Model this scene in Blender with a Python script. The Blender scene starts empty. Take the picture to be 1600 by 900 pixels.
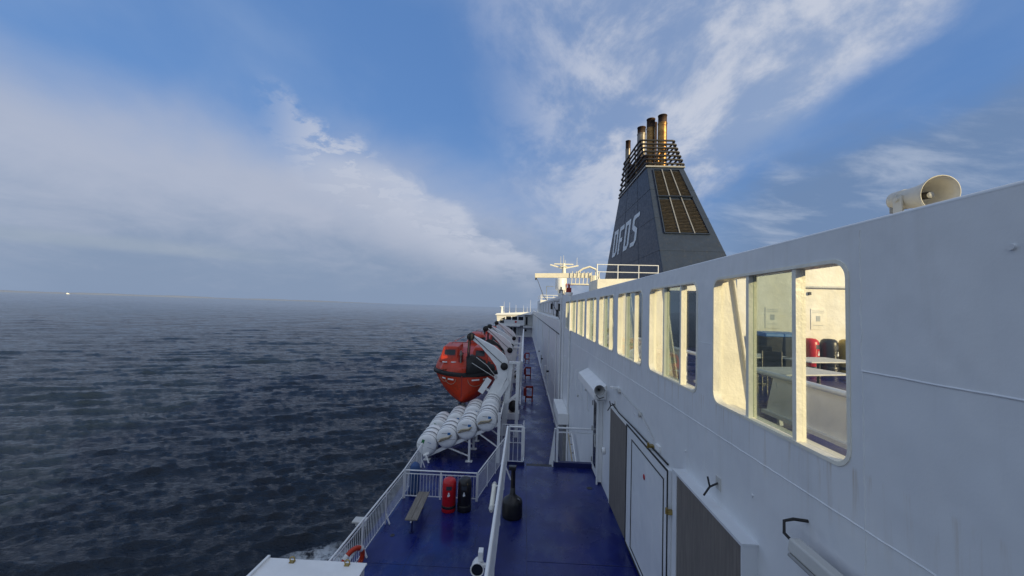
import bpy, bmesh, math, random
import numpy as np
from mathutils import Vector, Matrix, noise
from mathutils.geometry import tessellate_polygon
random.seed(7)
PI = math.pi
S = bpy.context.scene
COL = S.collection

# ------------------------------------------------------------------ materials
def _n(nt, t, **k):
    n = nt.nodes.new(t)
    for a, v in k.items():
        if a.startswith('i_'):
            n.inputs[a[2:].replace('_', ' ')].default_value = v
        else:
            setattr(n, a, v)
    return n

def new_mat(name):
    m = bpy.data.materials.new(name); m.use_nodes = True
    nt = m.node_tree; nt.nodes.clear()
    out = nt.nodes.new('ShaderNodeOutputMaterial')
    p = nt.nodes.new('ShaderNodeBsdfPrincipled')
    nt.links.new(p.outputs[0], out.inputs[0])
    return m, nt, p, out

def noise_fac(nt, vec, scale, lo, hi, detail=5, rough=.6):
    t = _n(nt, 'ShaderNodeTexNoise'); t.inputs['Scale'].default_value = scale
    t.inputs['Detail'].default_value = detail; t.inputs['Roughness'].default_value = rough
    nt.links.new(vec, t.inputs['Vector'])
    r = _n(nt, 'ShaderNodeMapRange'); r.interpolation_type = 'SMOOTHSTEP'
    r.inputs['From Min'].default_value = lo; r.inputs['From Max'].default_value = hi
    nt.links.new(t.outputs['Fac'], r.inputs['Value'])
    return r.outputs[0]

def mixc(nt, fac, a, b):
    m = _n(nt, 'ShaderNodeMix', data_type='RGBA')
    if isinstance(fac, (int, float)): m.inputs[0].default_value = fac
    else: nt.links.new(fac, m.inputs[0])
    for s, v in ((6, a), (7, b)):
        if isinstance(v, (tuple, list)): m.inputs[s].default_value = (*v[:3], 1)
        else: nt.links.new(v, m.inputs[s])
    return m.outputs[2]

def scaled(nt, vec, s):
    m = _n(nt, 'ShaderNodeMapping'); m.inputs['Scale'].default_value = s
    nt.links.new(vec, m.inputs['Vector']); return m.outputs[0]

def mathn(nt, op, a, b=None):
    m = _n(nt, 'ShaderNodeMath', operation=op)
    for i, v in enumerate((a, b)):
        if v is None: continue
        if isinstance(v, (int, float)): m.inputs[i].default_value = v
        else: nt.links.new(v, m.inputs[i])
    return m.outputs[0]

def paint(name, col, rough=.45, var=.12, bump=.15, bscale=4., dirt=None, dirt_lo=.58, dirt_amt=.6, rust=0., metal=0., streak=False, fine=40.):
    m, nt, p, out = new_mat(name)
    tc = _n(nt, 'ShaderNodeTexCoord'); v = tc.outputs['Object']
    f = noise_fac(nt, v, 2.3, .3, .7)
    c = mixc(nt, f, tuple(x*(1-var) for x in col), tuple(min(1, x*(1+var*.6)) for x in col))
    if dirt:
        vv = scaled(nt, v, (3, 3, .35)) if streak else v
        d = noise_fac(nt, vv, 2.6, dirt_lo, dirt_lo+.16, 8, .65)
        c = mixc(nt, mathn(nt, 'MULTIPLY', d, dirt_amt), c, dirt)
    if rust:
        r = noise_fac(nt, scaled(nt, v, (1, 1, .6)), 7., .70-rust*.1, .76, 8, .7)
        c = mixc(nt, r, c, (.22, .10, .03))
    nt.links.new(c, p.inputs['Base Color'])
    rf = noise_fac(nt, v, 6., .2, .8)
    rr = _n(nt, 'ShaderNodeMapRange'); rr.inputs['To Min'].default_value = max(.04, rough-.1); rr.inputs['To Max'].default_value = rough+.12
    nt.links.new(rf, rr.inputs['Value']); nt.links.new(rr.outputs[0], p.inputs['Roughness'])
    p.inputs['Metallic'].default_value = metal
    if bump:
        b = _n(nt, 'ShaderNodeBump'); b.inputs['Strength'].default_value = bump; b.inputs['Distance'].default_value = .02
        h = noise_fac(nt, v, bscale, .2, .8, 4)
        h2 = noise_fac(nt, v, fine, .2, .8, 2)
        hh = mathn(nt, 'ADD', h, mathn(nt, 'MULTIPLY', h2, .15))
        nt.links.new(hh, b.inputs['Height']); nt.links.new(b.outputs[0], p.inputs['Normal'])
    return m

M = {}
M['white'] = paint('white_marine_paint', (.80, .80, .78), .38, .05, .12, 3, (.45, .40, .32), .64, .35, .25, streak=True)
M['railwhite'] = paint('white_rail_paint', (.80, .81, .81), .4, .06, .1, 8, (.42, .33, .22), .66, .5, .35)
M['cream'] = paint('aged_cream_paint', (.80, .77, .66), .45, .08, .25, 5, (.42, .32, .16), .62, .5, .4, streak=True)
M['navy'] = paint('navy_funnel_paint', (.018, .031, .058), .5, .15, .06, 1.2, (.050, .056, .070), .52, .5, 0, streak=True, fine=9.)
M['letter'] = paint('pale_letter_paint', (.72, .78, .82), .5, .10, .1, 3)
M['red'] = paint('red_plastic', (.50, .010, .016), .32, .1, .05, 6)
M['black'] = paint('black_plastic', (.012, .012, .014), .34, .2, .05, 6)
M['rubber'] = paint('black_rubber', (.015, .014, .014), .6, .2, .1, 8)
M['yellow'] = paint('yellow_plastic', (.50, .34, .06), .4, .1, .05, 6)
M['bluep'] = paint('blue_plastic', (.03, .17, .50), .4, .1, .05, 6)
M['orange'] = paint('orange_boat_paint', (.50, .034, .005), .42, .14, .12, 2.5, (.28, .035, .01), .52, .7)
M['reddeep'] = paint('dull_red_paint', (.30, .022, .018), .5, .2, .1, 5)
M['grey'] = paint('grey_metal', (.30, .30, .29), .45, .15, .15, 6, (.18, .12, .07), .6, .5, metal=.3)
M['greywhite'] = paint('grey_white_paint', (.55, .55, .52), .45, .1, .15, 6, (.3, .24, .16), .58, .6)
M['brass'] = paint('tarnished_brass', (.42, .30, .10), .35, .25, .1, 10, metal=.8)
M['steelpipe'] = paint('heat_tinted_steel', (.36, .20, .065), .36, .3, .25, 3, (.12, .05, .02), .48, .8, metal=.7)
M['steelgrey'] = paint('galvanised_steel_pipe', (.26, .23, .20), .4, .25, .2, 3, (.14, .09, .05), .50, .7, metal=.5)
M['soot'] = paint('sooty_rust_steel', (.075, .038, .022), .7, .4, .3, 5, (.012, .010, .010), .5, .8)
M['cage'] = paint('sooty_dark_pipe', (.022, .020, .022), .5, .4, .1, 6, (.10, .05, .03), .6, .5)
M['wood'] = None
M['raft'] = paint('raft_grp_white', (.84, .84, .82), .35, .06, .08, 5, (.42, .40, .34), .62, .35)
M['paleprint'] = paint('faded_print', (.42, .45, .45), .6, .1, 0)
M['strap'] = paint('raft_strap_grey', (.20, .20, .22), .5, .1, .1, 8)
M['rope'] = paint('old_rope', (.40, .34, .24), .8, .2, .2, 20)
M['green'] = paint('green_label', (.02, .20, .06), .5, .1, 0)
M['labelblue'] = paint('blue_label', (.03, .16, .40), .5, .1, 0)
M['ink'] = paint('dark_ink', (.03, .035, .05), .6, .1, 0)
M['hornpaint'] = paint('weathered_horn_paint', (.58, .56, .50), .45, .12, .15, 6, (.32, .25, .16), .56, .6)
M['labelwhite'] = paint('white_label', (.78, .80, .80), .5, .05, 0)
M['reflect'] = paint('reflective_strip', (.85, .85, .82), .3, .05, 0)
M['darkglass'] = paint('dark_window_glass', (.012, .016, .02), .06, .1, 0)
M['clothblue'] = paint('blue_tarpaulin', (.03, .08, .22), .6, .2, .6, 9)
M['darkblue'] = paint('dark_blue_riser_paint', (.008, .013, .085), .45, .25, .1, 3)
M['gratestrip'] = paint('worn_nosing_strip', (.05, .05, .055), .7, .3, .3, 30)

def wood_mat():
    m, nt, p, out = new_mat('weathered_teak')
    tc = _n(nt, 'ShaderNodeTexCoord'); v = scaled(nt, tc.outputs['Object'], (18, 1.0, 6))
    f = noise_fac(nt, v, 3, .25, .75, 8, .7)
    c = mixc(nt, f, (.11, .095, .08), (.26, .235, .20))
    nt.links.new(c, p.inputs['Base Color']); p.inputs['Roughness'].default_value = .7
    b = _n(nt, 'ShaderNodeBump'); b.inputs['Strength'].default_value = .4; b.inputs['Distance'].default_value = .01
    nt.links.new(f, b.inputs['Height']); nt.links.new(b.outputs[0], p.inputs['Normal'])
    return m
M['wood'] = wood_mat()

def cloth_mat():
    m, nt, p, out = new_mat('taupe_ribbed_screen')
    tc = _n(nt, 'ShaderNodeTexCoord'); v = tc.outputs['Object']
    w = _n(nt, 'ShaderNodeTexWave'); w.wave_type = 'BANDS'; w.bands_direction = 'Y'
    w.inputs['Scale'].default_value = 14; w.inputs['Distortion'].default_value = .6; w.inputs['Detail'].default_value = 3
    nt.links.new(v, w.inputs['Vector'])
    f = noise_fac(nt, scaled(nt, v, (4, 9, .7)), 3, .3, .75, 8, .7)
    c = mixc(nt, f, (.155, .138, .122), (.235, .210, .185))
    c = mixc(nt, mathn(nt, 'MULTIPLY', w.outputs['Fac'], .35), c, (.12, .105, .095))
    nt.links.new(c, p.inputs['Base Color']); p.inputs['Roughness'].default_value = .75
    b = _n(nt, 'ShaderNodeBump'); b.inputs['Strength'].default_value = .5; b.inputs['Distance'].default_value = .01
    nt.links.new(w.outputs['Fac'], b.inputs['Height']); nt.links.new(b.outputs[0], p.inputs['Normal'])
    return m
M['screen'] = cloth_mat()

def deck_mat():
    m, nt, p, out = new_mat('blue_deck_paint')
    g = _n(nt, 'ShaderNodeNewGeometry'); v = g.outputs['Position']
    f = noise_fac(nt, v, .9, .3, .7, 6)
    c = mixc(nt, f, (.006, .010, .085), (.010, .020, .150))
    worn = noise_fac(nt, scaled(nt, v, (1.2, .5, 1)), 1.7, .50, .70, 9, .7)
    c = mixc(nt, mathn(nt, 'MULTIPLY', worn, .7), c, (.050, .066, .16))
    spots = noise_fac(nt, v, 9., .68, .74, 4)
    c = mixc(nt, mathn(nt, 'MULTIPLY', spots, .35), c, (.09, .11, .2))
    nt.links.new(c, p.inputs['Base Color'])
    wet = noise_fac(nt, scaled(nt, v, (1, .7, 1)), .9, .42, .62, 7, .62)
    r = _n(nt, 'ShaderNodeMapRange'); r.inputs['To Min'].default_value = .40; r.inputs['To Max'].default_value = .17
    nt.links.new(wet, r.inputs['Value']); nt.links.new(r.outputs[0], p.inputs['Roughness'])
    p.inputs['IOR'].default_value = 1.42
    b = _n(nt, 'ShaderNodeBump'); b.inputs['Strength'].default_value = .35; b.inputs['Distance'].default_value = .01
    h = mathn(nt, 'ADD', noise_fac(nt, v, 1.3, .2, .8, 3), mathn(nt, 'MULTIPLY', noise_fac(nt, v, 60, .2, .8, 2), .12))
    nt.links.new(h, b.inputs['Height']); nt.links.new(b.outputs[0], p.inputs['Normal'])
    return m
M['deck'] = deck_mat()

def wall_mat():
    """white plating with soft dents, faint streaks and rust bleeding from under each window sill"""
    m, nt, p, out = new_mat('white_ship_plating')
    g = _n(nt, 'ShaderNodeNewGeometry'); v = g.outputs['Position']
    f = noise_fac(nt, v, .8, .3, .7, 5)
    c = mixc(nt, f, (.70, .72, .735), (.755, .765, .77))
    st = noise_fac(nt, scaled(nt, v, (1, 3.2, .22)), 2.2, .50, .78, 8, .62)
    c = mixc(nt, mathn(nt, 'MULTIPLY', st, .22), c, (.52, .50, .46))
    sp = _n(nt, 'ShaderNodeSeparateXYZ'); nt.links.new(v, sp.inputs[0])
    a = _n(nt, 'ShaderNodeMapRange'); a.inputs['From Min'].default_value = -1.42; a.inputs['From Max'].default_value = -.97
    nt.links.new(sp.outputs['Z'], a.inputs['Value'])
    top = _n(nt, 'ShaderNodeMapRange'); top.inputs['From Min'].default_value = -.93; top.inputs['From Max'].default_value = -.96
    nt.links.new(sp.outputs['Z'], top.inputs['Value'])
    rs = noise_fac(nt, scaled(nt, v, (1, 6, .35)), 2.4, .50, .72, 7, .6)
    k = mathn(nt, 'MULTIPLY', mathn(nt, 'MULTIPLY', a.outputs[0], top.outputs[0]), rs)
    c = mixc(nt, mathn(nt, 'MULTIPLY', k, .65), c, (.44, .33, .19))
    chips = noise_fac(nt, v, 11., .745, .765, 6, .7)
    c = mixc(nt, mathn(nt, 'MULTIPLY', chips, .5), c, (.20, .15, .12))
    nt.links.new(c, p.inputs['Base Color'])
    p.inputs['Roughness'].default_value = .42
    b = _n(nt, 'ShaderNodeBump'); b.inputs['Strength'].default_value = .5; b.inputs['Distance'].default_value = .045
    h = mathn(nt, 'ADD', noise_fac(nt, scaled(nt, v, (1, 1.3, .8)), 1.1, .2, .8, 3), mathn(nt, 'MULTIPLY', noise_fac(nt, v, 26, .2, .8, 3), .02))
    nt.links.new(h, b.inputs['Height']); nt.links.new(b.outputs[0], p.inputs['Normal'])
    return m
M['wall'] = wall_mat()

def bulkhead_mat():
    m, nt, p, out = new_mat('flaking_cream_bulkhead')
    g = _n(nt, 'ShaderNodeNewGeometry'); v = g.outputs['Position']
    f = noise_fac(nt, v, 1.6, .35, .65, 7)
    c = mixc(nt, f, (.74, .70, .58), (.82, .79, .70))
    d = noise_fac(nt, v, 3.4, .68, .72, 7)
    c = mixc(nt, mathn(nt, 'MULTIPLY', d, .6), c, (.45, .38, .26))
    nt.links.new(c, p.inputs['Base Color']); p.inputs['Roughness'].default_value = .5
    b = _n(nt, 'ShaderNodeBump'); b.inputs['Strength'].default_value = .35; b.inputs['Distance'].default_value = .02
    nt.links.new(noise_fac(nt, v, 2.2, .3, .7, 4), b.inputs['Height']); nt.links.new(b.outputs[0], p.inputs['Normal'])
    return m
M['bulkhead'] = bulkhead_mat()

def grille_mat():
    m, nt, p, out = new_mat('rusty_louvre')
    g = _n(nt, 'ShaderNodeNewGeometry'); v = g.outputs['Position']
    f = noise_fac(nt, scaled(nt, v, (3, 3, 10)), 2., .35, .7, 6)
    c = mixc(nt, f, (.018, .015, .013), (.115, .088, .062))
    nt.links.new(c, p.inputs['Base Color']); p.inputs['Roughness'].default_value = .6
    return m
M['grille'] = grille_mat()

def glass_mat(name, tint, gl=1.0):
    m = bpy.data.materials.new(name); m.use_nodes = True
    nt = m.node_tree; nt.nodes.clear()
    out = nt.nodes.new('ShaderNodeOutputMaterial')
    t = _n(nt, 'ShaderNodeBsdfTransparent'); t.inputs[0].default_value = (*tint, 1)
    gg = _n(nt, 'ShaderNodeBsdfGlossy'); gg.inputs['Roughness'].default_value = .015; gg.inputs[0].default_value = (.9, .95, .95, 1)
    fr = _n(nt, 'ShaderNodeLayerWeight'); fr.inputs['Blend'].default_value = .5
    k = mathn(nt, 'ADD', mathn(nt, 'MULTIPLY', mathn(nt, 'POWER', fr.outputs['Facing'], 5.), .95), .04)
    mx = _n(nt, 'ShaderNodeMixShader'); nt.links.new(mathn(nt, 'MULTIPLY', k, gl), mx.inputs[0])
    nt.links.new(t.outputs[0], mx.inputs[1]); nt.links.new(gg.outputs[0], mx.inputs[2])
    # salt film
    d = _n(nt, 'ShaderNodeBsdfDiffuse'); d.inputs[0].default_value = (.6, .62, .6, 1)
    g = _n(nt, 'ShaderNodeNewGeometry')
    f = noise_fac(nt, scaled(nt, g.outputs['Position'], (1, 1, .6)), 3, .35, .8, 6)
    m2 = _n(nt, 'ShaderNodeMixShader'); nt.links.new(mathn(nt, 'MULTIPLY', f, .07), m2.inputs[0])
    nt.links.new(mx.outputs[0], m2.inputs[1]); nt.links.new(d.outputs[0], m2.inputs[2])
    nt.links.new(m2.outputs[0], out.inputs[0])
    return m
M['glass'] = glass_mat('clear_screen_glass', (.98, .985, .975), .8)
M['glassshade'] = glass_mat('reflection_toned_glass', (.70, .75, .72), 1.6)  # middle panes: reflection and shade painted in as a grey-green glass colour

# ------------------------------------------------------------------ mesh helpers
class MB:
    def __init__(s): s.v = []; s.f = []; s.sm = []; s.mi = []; s.cm = 0
    def add(s, vs, fs, smooth=False):
        o = len(s.v); s.v += [tuple(p) for p in vs]
        for f in fs: s.f.append(tuple(i+o for i in f)); s.sm.append(smooth); s.mi.append(s.cm)
        return s
    def mat(s, i): s.cm = i; return s
    def box(s, x0, x1, y0, y1, z0, z1):
        v = [(x, y, z) for z in (z0, z1) for y in (y0, y1) for x in (x0, x1)]
        return s.add(v, [(0, 2, 3, 1), (4, 5, 7, 6), (0, 1, 5, 4), (2, 6, 7, 3), (0, 4, 6, 2), (1, 3, 7, 5)])
    def hexa(s, p):   # 8 pts: bottom 4 ccw, top 4 ccw
        return s.add(p, [(3, 2, 1, 0), (4, 5, 6, 7), (0, 1, 5, 4), (1, 2, 6, 5), (2, 3, 7, 6), (3, 0, 4, 7)])
    def bar(s, a, b, w, h=None, up=(0, 0, 1)):
        """rectangular bar from a to b, width w (sideways), h (up)"""
        h = h or w; a, b = Vector(a), Vector(b); d = (b-a).normalized(); u = Vector(up)
        if abs(d.dot(u)) > .98: u = Vector((0, 1, 0))
        sd = d.cross(u).normalized(); u = sd.cross(d).normalized()
        p = [q+sd*sx*w/2+u*sy*h/2 for q in (a, b) for sx, sy in ((-1, -1), (1, -1), (1, 1), (-1, 1))]
        return s.hexa(p)
    def cyl(s, a, b, r, r2=None, n=12, caps=True):
        a, b = Vector(a), Vector(b); r2 = r if r2 is None else r2
        d = (b-a).normalized(); u = Vector((0, 0, 1)) if abs(d.z) < .9 else Vector((1, 0, 0))
        x = d.cross(u).normalized(); y = d.cross(x)
        vs = []
        for q, rr in ((a, r), (b, r2)):
            vs += [q+(x*math.cos(2*PI*i/n)+y*math.sin(2*PI*i/n))*rr for i in range(n)]
        s.add(vs, [(i, (i+1) % n, n+(i+1) % n, n+i) for i in range(n)], True)
        if caps:
            s.add(vs[:n], [tuple(reversed(range(n)))]); s.add(vs[n:], [tuple(range(n))])
        return s
    def tube(s, pts, r, n=8, closed=False):
        pts = [Vector(p) for p in pts]; m = len(pts); rings = []
        pu = None
        for i, p in enumerate(pts):
            a = pts[(i-1) % m] if (closed or i > 0) else p
            b = pts[(i+1) % m] if (closed or i < m-1) else p
            d = (b-a).normalized()
            if pu is None:
                u = Vector((0, 0, 1)) if abs(d.z) < .9 else Vector((1, 0, 0))
            else: u = pu
            x = d.cross(u).normalized(); y = x.cross(d).normalized(); pu = y
            rings.append([p+(x*math.cos(2*PI*k/n)+y*math.sin(2*PI*k/n))*r for k in range(n)])
        vs = [v for rr in rings for v in rr]; fs = []
        for i in range(m if closed else m-1):
            j = (i+1) % m
            fs += [(i*n+k, i*n+(k+1) % n, j*n+(k+1) % n, j*n+k) for k in range(n)]
        s.add(vs, fs, True)
        if not closed:
            s.add(rings[0], [tuple(reversed(range(n)))]); s.add(rings[-1], [tuple(range(n))])
        return s
    def lathe(s, prof, n=24, c=(0, 0, 0), axis='z'):
        vs = []
        for r, z in prof:
            for i in range(n):
                a = 2*PI*i/n
                p = (r*math.cos(a), r*math.sin(a), z)
                if axis == 'y': p = (p[0], p[2], p[1])
                if axis == 'x': p = (p[2], p[0], p[1])
                vs.append((p[0]+c[0], p[1]+c[1], p[2]+c[2]))
        fs = []
        for j in range(len(prof)-1):
            fs += [(j*n+i, j*n+(i+1) % n, (j+1)*n+(i+1) % n, (j+1)*n+i) for i in range(n)]
        return s.add(vs, fs, True)
    def prism(s, loops, f0, f1):
        """loops: list of 2D loops (outer first, then holes); f0/f1 map (a,b)->3D for the two faces"""
        tris = tessellate_polygon([[Vector((a, b, 0)) for a, b in l] for l in loops])
        flat = [q for l in loops for q in l]; k = len(flat)
        vs = [f0(a, b) for a, b in flat]+[f1(a, b) for a, b in flat]
        fs = [tuple(t) for t in tris]+[tuple(k+i for i in reversed(t)) for t in tris]
        s.add(vs, fs); o = 0
        for l in loops:
            m = len(l)
            s.add([f0(*q) for q in l]+[f1(*q) for q in l], [(i, (i+1) % m, m+(i+1) % m, m+i) for i in range(m)])
            o += m
        return s
    def build(s, name, mat, parent=None, bevel=0, loc=None):
        me = bpy.data.meshes.new(name)
        if loc is not None:
            L = Vector(loc); vs = [tuple(Vector(v)-L) for v in s.v]
        else: vs = s.v
        me.from_pydata(vs, [], s.f)
        me.polygons.foreach_set('use_smooth', s.sm)
        mats = mat if isinstance(mat, (list, tuple)) else [mat]
        for q in mats: me.materials.append(M[q] if isinstance(q, str) else q)
        me.polygons.foreach_set('material_index', s.mi)
        bm = bmesh.new(); bm.from_mesh(me); bmesh.ops.remove_doubles(bm, verts=bm.verts, dist=1e-5)
        bmesh.ops.recalc_face_normals(bm, faces=bm.faces); bm.to_mesh(me); bm.free()
        if any(s.sm) and not all(s.sm):
            try: me.set_sharp_from_angle(angle=math.radians(50))
            except Exception: pass
        o = bpy.data.objects.new(name, me); COL.objects.link(o)
        if parent is not None: o.parent = parent
        if loc is not None: o.location = loc
        if bevel:
            b = o.modifiers.new('edge', 'BEVEL'); b.width = bevel; b.segments = 2; b.limit_method = 'ANGLE'; b.harden_normals = False
        return o

def empty(name, loc=(0, 0, 0), rz=0.):
    o = bpy.data.objects.new(name, None); COL.objects.link(o); o.location = loc; o.rotation_euler = (0, 0, rz)
    o.empty_display_size = .2
    return o

def tag(o, label, cat, group=None):
    o['label'] = label; o['category'] = cat
    if group: o['group'] = group
    return o

def struct(o, kind='structure'): o['kind'] = kind; return o

def children(o): return [c for c in bpy.data.objects if c.parent == o]
def copy_tree(o, label=None, loc=None, parent=None):
    c = o.copy(); COL.objects.link(c); c.parent = parent
    if label: c['label'] = label
    if loc is not None: c.location = loc
    for ch in children(o): copy_tree(ch, parent=c)
    return c

def rrect(a0, a1, b0, b1, r, n=7):
    pts = []
    for cx, cy, s in ((a1-r, b0+r, -PI/2), (a1-r, b1-r, 0), (a0+r, b1-r, PI/2), (a0+r, b0+r, PI)):
        for i in range(n): pts.append((cx+r*math.cos(s+PI/2*i/(n-1)), cy+r*math.sin(s+PI/2*i/(n-1))))
    return pts

# ------------------------------------------------------------------ camera
# origin of the scene is the photographer's eye on the ferry; +Y is forward along the ship, sea level is z = -22
R = Matrix(((0.9989357992, -0.0302021155, 0.0348583026), (0.0332705022, -0.0515692784, -0.9981150651), (0.0319428040, 0.9982126235, -0.0505095588)))
cam = bpy.data.cameras.new('camera'); cam.sensor_width = 36; cam.lens = 13.5; cam.clip_start = .05; cam.clip_end = 120000
co = bpy.data.objects.new('camera', cam); COL.objects.link(co); co.matrix_world = R.to_4x4(); S.camera = co

# ------------------------------------------------------------------ light and sky
SUN_EL = math.radians(14); SUN = Vector((.76, -.65, 0)).normalized()*math.cos(SUN_EL)+Vector((0, 0, math.sin(SUN_EL)))
sl = bpy.data.lights.new('sun', 'SUN'); sl.energy = 5.0; sl.angle = math.radians(.5); sl.color = (1, .82, .46)
so = bpy.data.objects.new('sun', sl); COL.objects.link(so); so.rotation_euler = SUN.to_track_quat('Z', 'Y').to_euler(); so.location = (40, -30, 30)

def build_world():
    w = bpy.data.worlds.new('World'); S.world = w; w.use_nodes = True
    nt = w.node_tree; nt.nodes.clear()
    out = nt.nodes.new('ShaderNodeOutputWorld'); bg = nt.nodes.new('ShaderNodeBackground'); nt.links.new(bg.outputs[0], out.inputs[0])
    bg.inputs['Strength'].default_value = .109
    sky = _n(nt, 'ShaderNodeTexSky'); sky.sky_type = 'NISHITA'; sky.sun_disc = False
    sky.sun_elevation = SUN_EL; sky.sun_rotation = math.atan2(SUN.x, SUN.y)
    sky.altitude = 0; sky.air_density = 1.0; sky.dust_density = .6; sky.ozone_density = 2.0
    tc = _n(nt, 'ShaderNodeTexCoord'); D = tc.outputs['Generated']
    nrm = _n(nt, 'ShaderNodeVectorMath', operation='NORMALIZE'); nt.links.new(D, nrm.inputs[0]); D = nrm.outputs[0]
    sp = _n(nt, 'ShaderNodeSeparateXYZ'); nt.links.new(D, sp.inputs[0]); Zc = sp.outputs['Z']
    # cloud-layer coordinates
    zz = mathn(nt, 'ADD', mathn(nt, 'MAXIMUM', Zc, 0.), .34)
    P = _n(nt, 'ShaderNodeVectorMath', operation='DIVIDE'); nt.links.new(D, P.inputs[0])
    cz = _n(nt, 'ShaderNodeCombineXYZ'); [nt.links.new(zz, cz.inputs[i]) for i in range(3)]; nt.links.new(cz.outputs[0], P.inputs[1]); P = P.outputs[0]
    def nz(scale, vec=P, detail=8, rough=.55, dist=0., sc=None, rot=None):
        if sc or rot:
            mp = _n(nt, 'ShaderNodeMapping'); mp.inputs['Scale'].default_value = sc or (1, 1, 1)
            mp.inputs['Rotation'].default_value = rot or (0, 0, 0); nt.links.new(vec, mp.inputs['Vector']); vec = mp.outputs[0]
        t = _n(nt, 'ShaderNodeTexNoise'); t.inputs['Scale'].default_value = scale; t.inputs['Detail'].default_value = detail
        t.inputs['Roughness'].default_value = rough; t.inputs['Distortion'].default_value = dist
        nt.links.new(vec, t.inputs['Vector']); return t.outputs['Fac']
    def ss(val, lo, hi):
        r = _n(nt, 'ShaderNodeMapRange'); r.interpolation_type = 'SMOOTHSTEP'
        r.inputs['From Min'].default_value = lo; r.inputs['From Max'].default_value = hi
        nt.links.new(val, r.inputs['Value']); return r.outputs[0]
    big = nz(1.0, detail=9, dist=.3); med = nz(3.0, detail=10, rough=.60, dist=.3); fin = nz(6., detail=8, rough=.65, sc=(1, 1, 1))
    wisp = nz(1.3, detail=9, rough=.5, dist=.4, sc=(1.5, .9, 1), rot=(0, 0, .9))
    def dotp(N, jit=None, amp=0.):
        d = _n(nt, 'ShaderNodeVectorMath', operation='DOT_PRODUCT'); nt.links.new(D, d.inputs[0]); d.inputs[1].default_value = N
        v = d.outputs['Value']
        if jit is not None: v = mathn(nt, 'ADD', v, mathn(nt, 'MULTIPLY', mathn(nt, 'SUBTRACT', jit, .5), amp))
        return v
    def mul(*a):
        r = a[0]
        for b in a[1:]: r = mathn(nt, 'MULTIPLY', r, b)
        return r
    def inv(a): return mathn(nt, 'SUBTRACT', 1., a)
    # clear blue: Nishita, pulled towards the deep polarised blue of the photograph away from the sun
    base = mixc(nt, .62, sky.outputs[0], SKYBLUE)
    col = base
    # low haze-grey layer towards the horizon
    low = mul(inv(ss(mathn(nt, 'ADD', Zc, mul(mathn(nt, 'SUBTRACT', big, .5), .12)), .0, .30)), .9)
    col = mixc(nt, low, col, (2.0, 2.9, 4.5))
    # thin veils everywhere
    veil = mul(ss(wisp, .40, .80), .42)
    col = mixc(nt, veil, col, (3.2, 4.2, 6.0))
    # A: large soft bank on the left
    A = mul(ss(dotp((-.27, .22, -.935), big, .35), -.10, .12), inv(mul(ss(dotp((.55, -.30, .0)), .05, .45), .6)))
    hi_ = ss(Zc, .02, .20)
    A = mul(A, ss(dotp((-1, .25, 0), med, .2), -.12, .12))
    Acol = mixc(nt, ss(mathn(nt, 'ADD', Zc, mul(mathn(nt, 'SUBTRACT', med, .5), .25)), .03, .26), (2.15, 2.8, 4.0), (4.2, 4.5, 5.4))
    col = mixc(nt, mul(A, .84), col, Acol)
    # C: bright broken ridge crossing the middle of the left sky
    c0 = dotp((-.5627, .1004, -.8205), med, .16)
    C = mul(ss(c0, -.020, .015), inv(ss(c0, .05, .20)), ss(Zc, .03, .16))
    C = mul(C, ss(dotp((-1, .06, 0)), -.10, .08), ss(dotp((.95, 0, -.10)), -.58, -.46))
    patch = ss(nz(9., detail=8, rough=.6, dist=.3, sc=(1, 1.3, 1)), .44, .56)
    C2 = mul(C, mathn(nt, 'MAXIMUM', mul(ss(Zc, .36, .30), mathn(nt, 'ADD', .55, mul(ss(med, .35, .65), .45))), patch), ss(Zc, .47, .42))
    col = mixc(nt, mul(C2, .75), col, (4.9, 5.3, 6.3))
    # thin pale streak low on the left
    st0 = dotp((.02, -.02, 1.0), big, .03)
    St = mul(ss(st0, .045, .06), inv(ss(st0, .065, .085)), ss(dotp((-1, -.2, 0)), .30, .55))
    col = mixc(nt, mul(St, .45), col, (3.2, 3.8, 4.6))
    # D: bright high bank on the right, cut by a long diagonal edge
    d1 = dotp((.9846, -.113, .1335), med, .16); d2 = dotp((-.6466, .0708, .7596), med, .16)
    Dm = mul(ss(dotp((.9846, -.113, .1335), big, .45), -.16, .24), ss(d2, -.03, .05))
    tex = ss(nz(3.6, detail=10, rough=.62, dist=.25, sc=(1.25, .9, 1), rot=(0, 0, -.5)), .38, .62)
    Dm = mul(Dm, mathn(nt, 'ADD', mul(tex, .45), .55))
    Dcol = mixc(nt, tex, (3.1, 3.8, 5.2), (5.5, 5.8, 6.6))
    col = mixc(nt, mul(Dm, .85), col, Dcol)
    # E: dark grey bank low on the right with paler streaks
    E_ = mul(ss(dotp((.349, .0878, -.933), med, .20), -.09, .04), ss(dotp((1, -.35, 0)), .0, .25))
    est = ss(nz(3.0, detail=9, rough=.6, dist=.3, sc=(1, 2.2, 1), rot=(0, 0, .6)), .45, .75)
    col = mixc(nt, mul(E_, .82), col, mixc(nt, est, (1.5, 2.25, 3.7), (3.6, 4.2, 5.3)))
    # pale broken overcast added out of view: behind, to port, overhead; brightens the wall
    back = mul(ss(dotp((-.62, -.78, 0), big, .3), .0, .55), ss(Zc, -.1, .05))
    col = mixc(nt, mul(back, .95), col, mixc(nt, ss(med, .35, .65), (3.1, 4.0, 5.5), (4.5, 5.3, 6.6)))
    over = mul(ss(Zc, .60, .85), ss(big, .30, .60))
    col = mixc(nt, mul(over, .8), col, (5.6, 5.9, 6.6))
    nt.links.new(col, bg.inputs['Color'])
SKYBLUE = (1.05, 2.5, 6.0)
build_world()

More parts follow.
